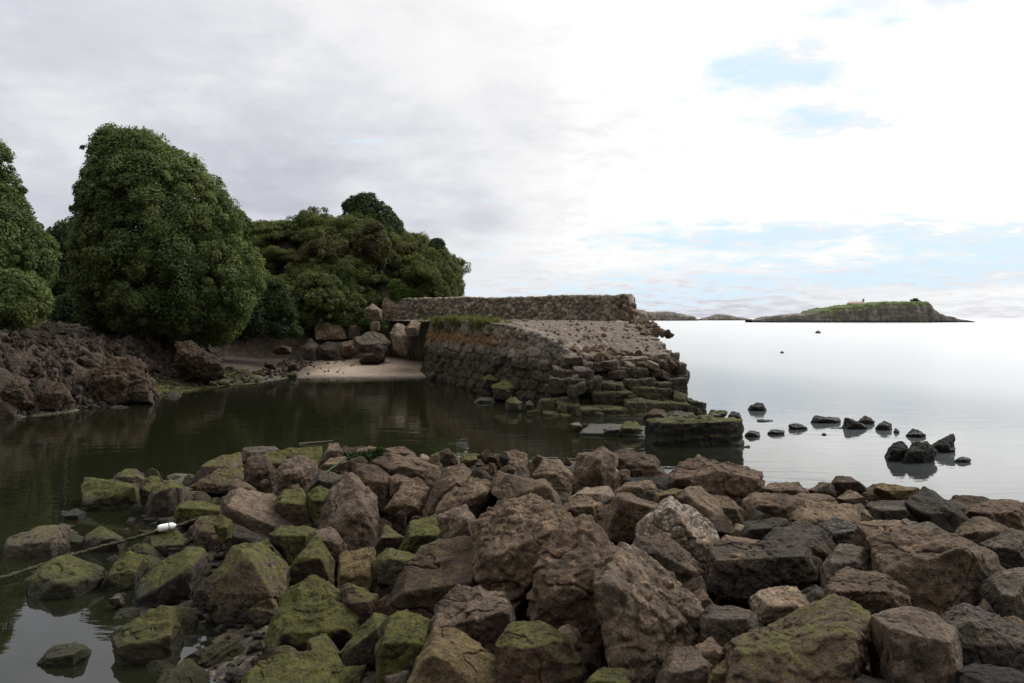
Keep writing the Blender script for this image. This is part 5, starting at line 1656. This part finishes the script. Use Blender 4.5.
for tl, poly, tone, lab, ms, Yq, st in [
    ('D', [(480, 420), (560, 330), (620, 305), (700, 300), (802, 350), (812, 440), (720, 532), (560, 542), (498, 500)], 'umber', 'large craggy tan lump jutting from the earth bank below the tallest tree', 0, 31.3, 'knobbly'),
    ('D', [(578, 592), (640, 570), (702, 585), (692, 627), (580, 627)], 'dark', 'low dark rock at the waterline under the craggy tan lump', .2, 29.6, 'plain'),
    ('D', [(710, 455), (800, 438), (832, 545), (728, 535)], 'umber', 'brown boulder tucked right under the craggy tan lump', 0, 30.8, 'plain'),
    ('D', [(0, 500), (60, 430), (130, 450), (160, 540), (60, 580), (0, 580)], 'umber', 'brown rough rock at the foot of the bank at the left edge', 0, 27.0, 'knobbly'),
    ('D', [(200, 520), (260, 440), (340, 455), (380, 530), (300, 580), (210, 575)], 'umber', 'rough dark rock at the bank foot, between left edge and craggy lump', 0, 28.0, 'knobbly'),
    ('E', [(208, 335), (230, 208), (310, 193), (400, 240), (522, 320), (522, 372), (380, 392), (258, 362)], 'umber', 'craggy tan outcrop in the bank behind the green tidal flat', 0, 38.4, 'knobbly'),
    ('E', [(428, 332), (490, 313), (527, 360), (470, 372)], 'dark', 'small dark rock at the right foot of the craggy tan outcrop', 0, 37.8, 'plain'),
    ('E', [(788, 352), (800, 323), (867, 330), (867, 367)], 'dark', 'dark brown rock behind the green tidal flat', 0, 44.6, 'plain'),
    ('E', [(143, 562), (200, 513), (262, 540), (282, 612), (148, 608)], 'umber', 'brown rock at the waterline left of the green tidal flat', .15, 34.0, 'plain'),
    ('E', [(308, 562), (360, 548), (383, 592), (318, 602)], 'dark', 'small dark stone at the waterline in front of the green tidal flat', .2, 33.8, 'plain'),
    ('E', [(0, 462), (70, 453), (132, 540), (102, 582), (0, 572)], 'umber', 'rounded brown boulder right of the craggy tan lump at the waterline', .1, 33.0, 'plain'),
    ('E', [(848, 242), (900, 218), (972, 235), (962, 267), (848, 267)], 'umber', 'long low brown rock on the pebbles under the bank, left of the cove boulders', 0, 49.0, 'plain'),
]:
    b(tl, poly, tone, lab, ms, Y=Yq, sink=0.15, style=st, name='boulder', rough=1.6, stain=0.45)

# --- the flat block at the foot of the pier
vv, ff = block(4.74, 21.3, 0.08, 2.22, 1.1, 0.98, 0.05, 900, 6, 22, 'layered', 0.01, 1.3)
oc = np.array([4.62, 21.75, -0.3])
o = link('stone_block', mesh_np('stone_block', vv - oc, ff, M_ROCK, True), None, oc)
o.color = (0.03, 0.028, 0.022, 1)
o['moss'], o['stain'], o['speck'] = 0.50, 0.3, 0.0
tag(o, 'long flat dark block with thin green top in water at the pier tip', 'stone block')
vv, ff = block(2.9, 23.3, -0.21, 1.9, 1.7, 0.56, -0.25, 905, 6, 30, 'layered', 0.02)
oc = np.array([2.9, 23.3, -0.3])
o = link('stone_block', mesh_np('stone_block', vv - oc, ff, M_ROCK, True), None, oc)
o.color = (0.04, 0.036, 0.028, 1)
o['moss'], o['stain'], o['speck'] = 0.45, 0.2, 0.0
tag(o, 'low weedy slab in the water between the flat block and the quay wall', 'stone block')

# --- smaller rocks filling the depth of the mound
fill = []
for q in range(9):
    r_ = np.random.default_rng(300 + q)
    pts = r_.normal(size=(16, 3))
    pts /= np.linalg.norm(pts, axis=1)[:, None]
    pts = np.sign(pts) * np.abs(pts) ** 0.7 * np.array([0.5, 0.42, 0.36]) * r_.uniform(0.8, 1.1, (16, 1))
    v_, f_, c_ = hull_rock(pts, 6, 26, 1.0, ['plain', 'pitted', 'layered'][q % 3], 300 + q, 2)
    fill.append(mesh_np('fill_rock', v_, f_, M_ROCK, True))
r_ = np.random.default_rng(77)
nf = 0
for Yq in np.arange(3.4, 17.4, 0.62):
    for Xq in np.arange(-8, 10.5, 0.66):
        X_, Y_ = Xq + r_.uniform(-.22, .22), Yq + r_.uniform(-.22, .22)
        m_, u_, yf_ = (float(q) for q in mound(np.array([X_]), np.array([Y_])))
        shore = u_ < 1.7                              # open, mossy foot of the mound
        if u_ < -0.35 or Y_ > yf_ - 0.1 or (shore and (r_.random() < 0.40 or m_ < 0.02)):
            continue
        if abs(X_) > 0.66 * Y_ + 1.2:
            continue
        o = bpy.data.objects.new('small_rock', fill[int(r_.integers(9))])
        COL.objects.link(o)
        s_ = r_.uniform(0.35, 0.75) if shore else r_.uniform(0.55, 1.0)
        o.scale = (s_, s_, s_ * (0.8 if shore else 1.0))
        o.location = (X_, Y_, (m_ - 0.16 - 0.08 * s_) if shore else (m_ - 0.50 - 0.10 * s_))
        o.rotation_euler = tuple(r_.uniform(0, 6.28, 3))
        tone = ['umber', 'dark', 'umber', 'grey'][int(r_.integers(4))]
        o.color = (*TONE[tone], 1)
        o['moss'] = float(np.clip(0.72 - 0.12 * u_ + r_.uniform(-.2, .15), 0, 0.85))
        o['stain'], o['speck'] = 0.1, 0.0
        if shore:
            tag(o, 'low mossy rock on the muddy shore at the left foot of the mound', 'rock', 'mossy rocks on the muddy left foot of the mound')
        else:
            tag(o, 'smaller rock wedged low in the gaps between the big boulders', 'rock', 'small rocks filling the gaps of the mound')
        nf += 1
# stones lodged between the boulders
for q in range(190):
    Y_ = 4.6 + 12.0 * r_.random() ** 0.9
    X_ = r_.uniform(-0.62, 0.64) * Y_
    m_, u_, yf_ = (float(w) for w in mound(np.array([X_]), np.array([Y_])))
    if u_ < 1.6 or Y_ > yf_ - 0.4:
        continue
    o = bpy.data.objects.new('lodged_stone', fill[int(r_.integers(9))])
    COL.objects.link(o)
    s_ = r_.uniform(0.16, 0.42)
    o.scale = (s_ * r_.uniform(0.8, 1.3), s_, s_)
    o.location = (X_, Y_, m_ - 0.12 + r_.uniform(-0.12, 0.12))
    o.rotation_euler = tuple(r_.uniform(0, 6.28, 3))
    kq = r_.uniform(0.7, 1.1)
    o.color = tuple(q_ * kq for q_ in TONE[['umber', 'brown', 'tan', 'grey', 'pale'][int(r_.integers(5))]]) + (1,)
    o['moss'] = float(np.clip(0.60 - 0.12 * u_ + r_.uniform(-.15, .15), 0, 0.7))
    o['stain'], o['speck'] = 0.1, 0.0
    tag(o, 'small stone lodged between the big boulders of the mound', 'stone', 'small stones lodged between the boulders')
print('fill rocks', nf)

# lumps of rock and earth that crop out of the crumbling left bank
r_ = np.random.default_rng(91)
for Yq in np.arange(23.0, 43.5, 0.42):
    bq = np.interp(Yq, [20, 26, 33, 36, 41, 44, 48], [0.5, 0.6, 1.0, 2.4, 3.4, 5.0, 6.0])
    for dq in (0.1, 0.6, 1.1, 1.6, 2.2, 3.0):
        if r_.random() < 0.22:
            continue
        Y_ = Yq + r_.uniform(-.35, .35)
        X_ = np.interp(Yq, SH_Y, SH_X) - bq - dq + r_.uniform(-.3, .3)
        o = bpy.data.objects.new('bank_rock', fill[int(r_.integers(9))])
        COL.objects.link(o)
        s_ = r_.uniform(0.18, 0.55) * (1.15 if dq < 2 else 0.8)
        o.scale = (s_, s_, s_ * r_.uniform(0.8, 1.3))
        o.location = (X_, Y_, ground_z(X_, Y_) + 0.02)
        o.rotation_euler = tuple(r_.uniform(0, 6.28, 3))
        kq = r_.uniform(0.4, 0.95)
        o.color = (0.102 * kq, 0.076 * kq, 0.053 * kq, 1)
        o['moss'], o['stain'], o['speck'] = 0.05, 0.3, 0.0
        tag(o, 'rough brown lump of rock cropping out of the crumbling earth bank', 'rock', 'rock lumps in the left bank')

# broken fragments strewn over the bank, the shingle and the tidal flat
parts = []
r_ = np.random.default_rng(93)
n_ = 5200
Yd = r_.uniform(23.0, 52.0, n_)
Xd = np.interp(Yd, SH_Y, SH_X) - np.where(Yd < 44.5, 4.6, 0.0) * r_.random(n_) - 0.1
late = Yd > 44.5
Xd = np.where(late, r_.uniform(-14.0, -9.0, n_), Xd)
zd = terrain(Xd, Yd)[0]
for X_, Y_, Z_ in zip(Xd, Yd, zd):
    if Z_ < 0.0 or (Y_ > 44.5 and X_ > -12.0 and r_.random() < 0.93) or (Z_ < 0.34 and 31 < Y_ < 45 and r_.random() < 0.8):
        continue
    s_ = 0.03 + 0.13 * r_.random() ** 2.0
    if Y_ > 44.5:
        s_ *= 0.6
    u, f_ = ico(2)
    v_ = np.sign(u) * np.abs(u) ** 0.7 * s_ * r_.uniform(0.5, 1.3, 3) * (1 + 0.4 * _hash(np.round(u[:, 0] * 9).astype(np.int64) + int(Y_ * 997), np.round(u[:, 1] * 9).astype(np.int64), np.round(u[:, 2] * 9).astype(np.int64), 3) - 0.2)[:, None]
    parts.append((v_ + np.array([X_, Y_, Z_ + s_ * 0.25]), f_, {}))
v_, f_, _ = merge(parts)
o = link('bank_debris', mesh_np('bank_debris', v_, f_, M_ROCK, False))
o.color = (0.070, 0.052, 0.037, 1)
o['moss'], o['stain'], o['speck'] = 0.22, 0.2, 0.0
tag(o, kind='stuff')

# stones that have dropped from the broken end of the pier
deck_z = lambda X_, Y_: float(deck_v[np.argmin((deck_v[:, 0] - X_) ** 2 + (deck_v[:, 1] - Y_) ** 2), 2])
r_ = np.random.default_rng(92)
for q in range(130):
    if q < 60:
        X_, Y_ = r_.uniform(2.3, 6.1), r_.uniform(29.3, 31.3)
        Z_, s_ = deck_z(X_, Y_), r_.uniform(0.22, 0.52)
    else:
        t_ = r_.random()
        X_, Y_ = 6.2 + r_.uniform(-0.35, 0.55) * (0.5 + t_), 46.4 - 11.0 * t_ + r_.uniform(-.3, .3)
        s_ = r_.uniform(0.30, 0.62)
        Z_ = deck_z(X_, Y_) + r_.uniform(-0.05, 1.15) * max(0.0, 1 - t_ * 2.3)
    o = bpy.data.objects.new('fallen_stone', fill[int(r_.integers(9))])
    COL.objects.link(o)
    o.scale = (s_, s_ * r_.uniform(.8, 1.1), s_)
    o.location = (X_, Y_, Z_ + 0.08 * s_)
    o.rotation_euler = tuple(r_.uniform(0, 6.28, 3))
    o.color = (*TONE[['brown', 'tan', 'pale', 'umber', 'tan'][int(r_.integers(5))]], 1)
    o['moss'], o['stain'], o['speck'] = 0.05, 0.05, 0.0
    tag(o, 'loose stone fallen from the broken masonry at the pier end', 'stone', 'stones fallen at the broken pier end')
parts = []
for q in range(260):
    ia = int(r_.uniform(0.38, 0.99) * (na - 1))
    b_ = r_.random()
    pt = Ia[ia] * (1 - b_) + Oa[ia] * b_
    s_ = 0.025 + 0.07 * r_.random() ** 2
    u, f_ = ico(2)
    v_ = np.sign(u) * np.abs(u) ** 0.75 * s_ * r_.uniform(0.6, 1.25, 3) * (1 + 0.4 * vnoise(u * 1.9 + q, 3))[:, None]
    parts.append((v_ + np.array([pt[0], pt[1], deck_z(pt[0], pt[1]) + s_ * 0.3]), f_, {}))
v_, f_, _ = merge(parts)
o = link('rubble_stones', mesh_np('rubble_stones', v_, f_, M_ROCK, True))
o.color = (*TONE['pale'], 1)
o['moss'], o['stain'], o['speck'] = 0.0, 0.0, 0.0
tag(o, kind='stuff')

# cobbles and pebbles on the muddy foot of the mound
parts = []
r_ = np.random.default_rng(78)
for q in range(1300):
    Y_ = r_.uniform(6.3, 15.0)
    u_t = r_.normal(1.0, 0.75)
    X_ = u_t - 3.4 - 0.5 * (Y_ - 7.8)
    zg = ground_z(X_, Y_) if q % 1 == 0 else 0
    if zg < -0.14:
        continue
    s_ = 0.022 + 0.085 * r_.random() ** 2.6
    u, f_ = ico(2 if s_ < 0.05 else 3)
    v_ = np.sign(u) * np.abs(u) ** 0.75 * s_ * r_.uniform(0.45, 1.25, 3) * np.array([1, 1, 0.7]) * (1 + 0.40 * vnoise(u * 1.9 + q, 3))[:, None]
    a_ = r_.uniform(0, 6.28)
    ca, sa = math.cos(a_), math.sin(a_)
    v_ = np.stack([v_[:, 0] * ca - v_[:, 1] * sa, v_[:, 0] * sa + v_[:, 1] * ca, v_[:, 2]], 1)
    parts.append((v_ + np.array([X_, Y_, zg + s_ * 0.2]), f_, {}))
v_, f_, _ = merge(parts)
o = link('pebbles', mesh_np('pebbles', v_, f_, M_ROCK, True))
o.color = (0.085, 0.066, 0.05, 1)
o['moss'], o['stain'], o['speck'] = 0.36, 0.1, 0.0
tag(o, kind='stuff')

# ------------------------------------------------------------------ rope, float, net, weed
rp = [(-30, 585, 9.7), (4, 577, 10.1), (45, 564, 10.5), (60, 559, 10.6), (98, 547.5, 10.9), (127, 540, 11.1), (156, 531.5, 11.3), (177, 526, 11.45), (197, 519, 11.6), (206, 517, 11.7)]
cpts = spline(np.array([P(*q) for q in rp]), 160)
tv, tf = tube(cpts, 0.021, 8, 0.25)
tv = tv + 0.007 * np.stack([vnoise(tv * 22, 1), vnoise(tv * 22, 2), vnoise(tv * 22, 3)], 1)
oc = cpts.mean(0)
o = link('rope', mesh_np('rope', tv - oc, quads_clean(tf), M_ROPE, True), None, oc)
tag(o, 'thick weedy mooring rope stretched from the water across the left rocks', 'rope')
# small white float tied on the rope
c0, c1 = P(157.5, 528.8, 11.2), P(176, 525.2, 11.3)
dirv = (c1 - c0)
tt = np.array([0, 0.02, 0.07, 0.16, 0.5, 0.82, 0.9, 0.94, 1.0])
rr = np.array([0.02, 0.036, 0.046, 0.05, 0.05, 0.047, 0.034, 0.024, 0.022])
tv, tf = tube(c0 + dirv * tt[:, None], rr, 14)
e = empty('plastic_float', (c0 + c1) / 2)
tag(e, 'small white plastic float lying against the rope', 'float')
oc = (c0 + c1) / 2
link('body', mesh_np('body', tv - oc, quads_clean(tf), M_WHITE, True), e)
tv, tf = tube(np.stack([c0 + dirv * 0.60, c0 + dirv * 0.64]), 0.0525, 14)
link('band', mesh_np('band', tv - oc, quads_clean(tf), M_ROPE, True), e)

# green net bundle and its line at the back edge
rp = [(312, 482, 14.2), (328, 471, 14.8), (344, 460, 15.2), (350, 457.5, 15.3), (358, 457, 15.4), (368, 455.5, 15.5), (378, 453, 15.6), (383, 453.5, 15.6)]
cp = spline(np.array([P(*q) for q in rp]), 90)
rad = np.interp(np.arange(90), [0, 34, 42, 60, 80, 89], [0.014, 0.016, 0.04, 0.05, 0.055, 0.03])
tv, tf = tube(cp, rad, 10, 0.3)
tv = tv + (0.035 * np.stack([vnoise(tv * 9, 1), vnoise(tv * 9, 2), vnoise(tv * 9, 3)], 1)) * (tv[:, :1] > cp[36, 0])
oc = cp.mean(0)
e = empty('net_bundle', oc)
tag(e, 'bundle of dark green net with a line trailing left over the back rocks', 'fishing net')
link('line', mesh_np('line', tv - oc, quads_clean(tf), M_GREENROPE, True), e)
sv, sf, sa_ = leaves(cp[42:86:2], np.full(22, 0.10), 36, 0.14, 0.022, 31, None, None, 0)
link('mesh', mesh_np('mesh', sv - oc, sf, M_WEED, False, sa_), e)

# stick afloat in the pool
cp = spline(np.array([P(299, 443.5, 21.0), P(310, 442.4, 21.1), P(322, 441.5, 21.2), P(333, 441.2, 21.3)]), 30)
cp[:, 2] = np.linspace(0.01, 0.05, 30)
tv, tf = tube(cp, np.linspace(0.03, 0.012, 30), 7, 0.1)
oc = cp.mean(0)
o = link('driftwood', mesh_np('driftwood', tv - oc, quads_clean(tf), M_TIMBER, True), None, oc)
tag(o, 'thin dark stick floating in the pool behind the bright green slab', 'stick')

# black seaweed caught behind the great knobbly boulder
cen = np.array([P(a, c, 10.6) for a, c in [(480, 503), (486, 500), (492, 497), (498, 499), (505, 501), (488, 505), (476, 507), (497, 490), (494, 494)]])
sv, sf, sa_ = leaves(cen + np.array([0, 0, 0.02]), np.full(len(cen), 0.17), 70, 0.22, 0.018, 33, None, None, 0)
oc = cen.mean(0)
o = link('seaweed', mesh_np('seaweed', sv - oc, sf, M_WEEDD, False, sa_), None, oc)
tag(o, 'straggly clump of black seaweed caught behind the great knobbly boulder', 'seaweed')
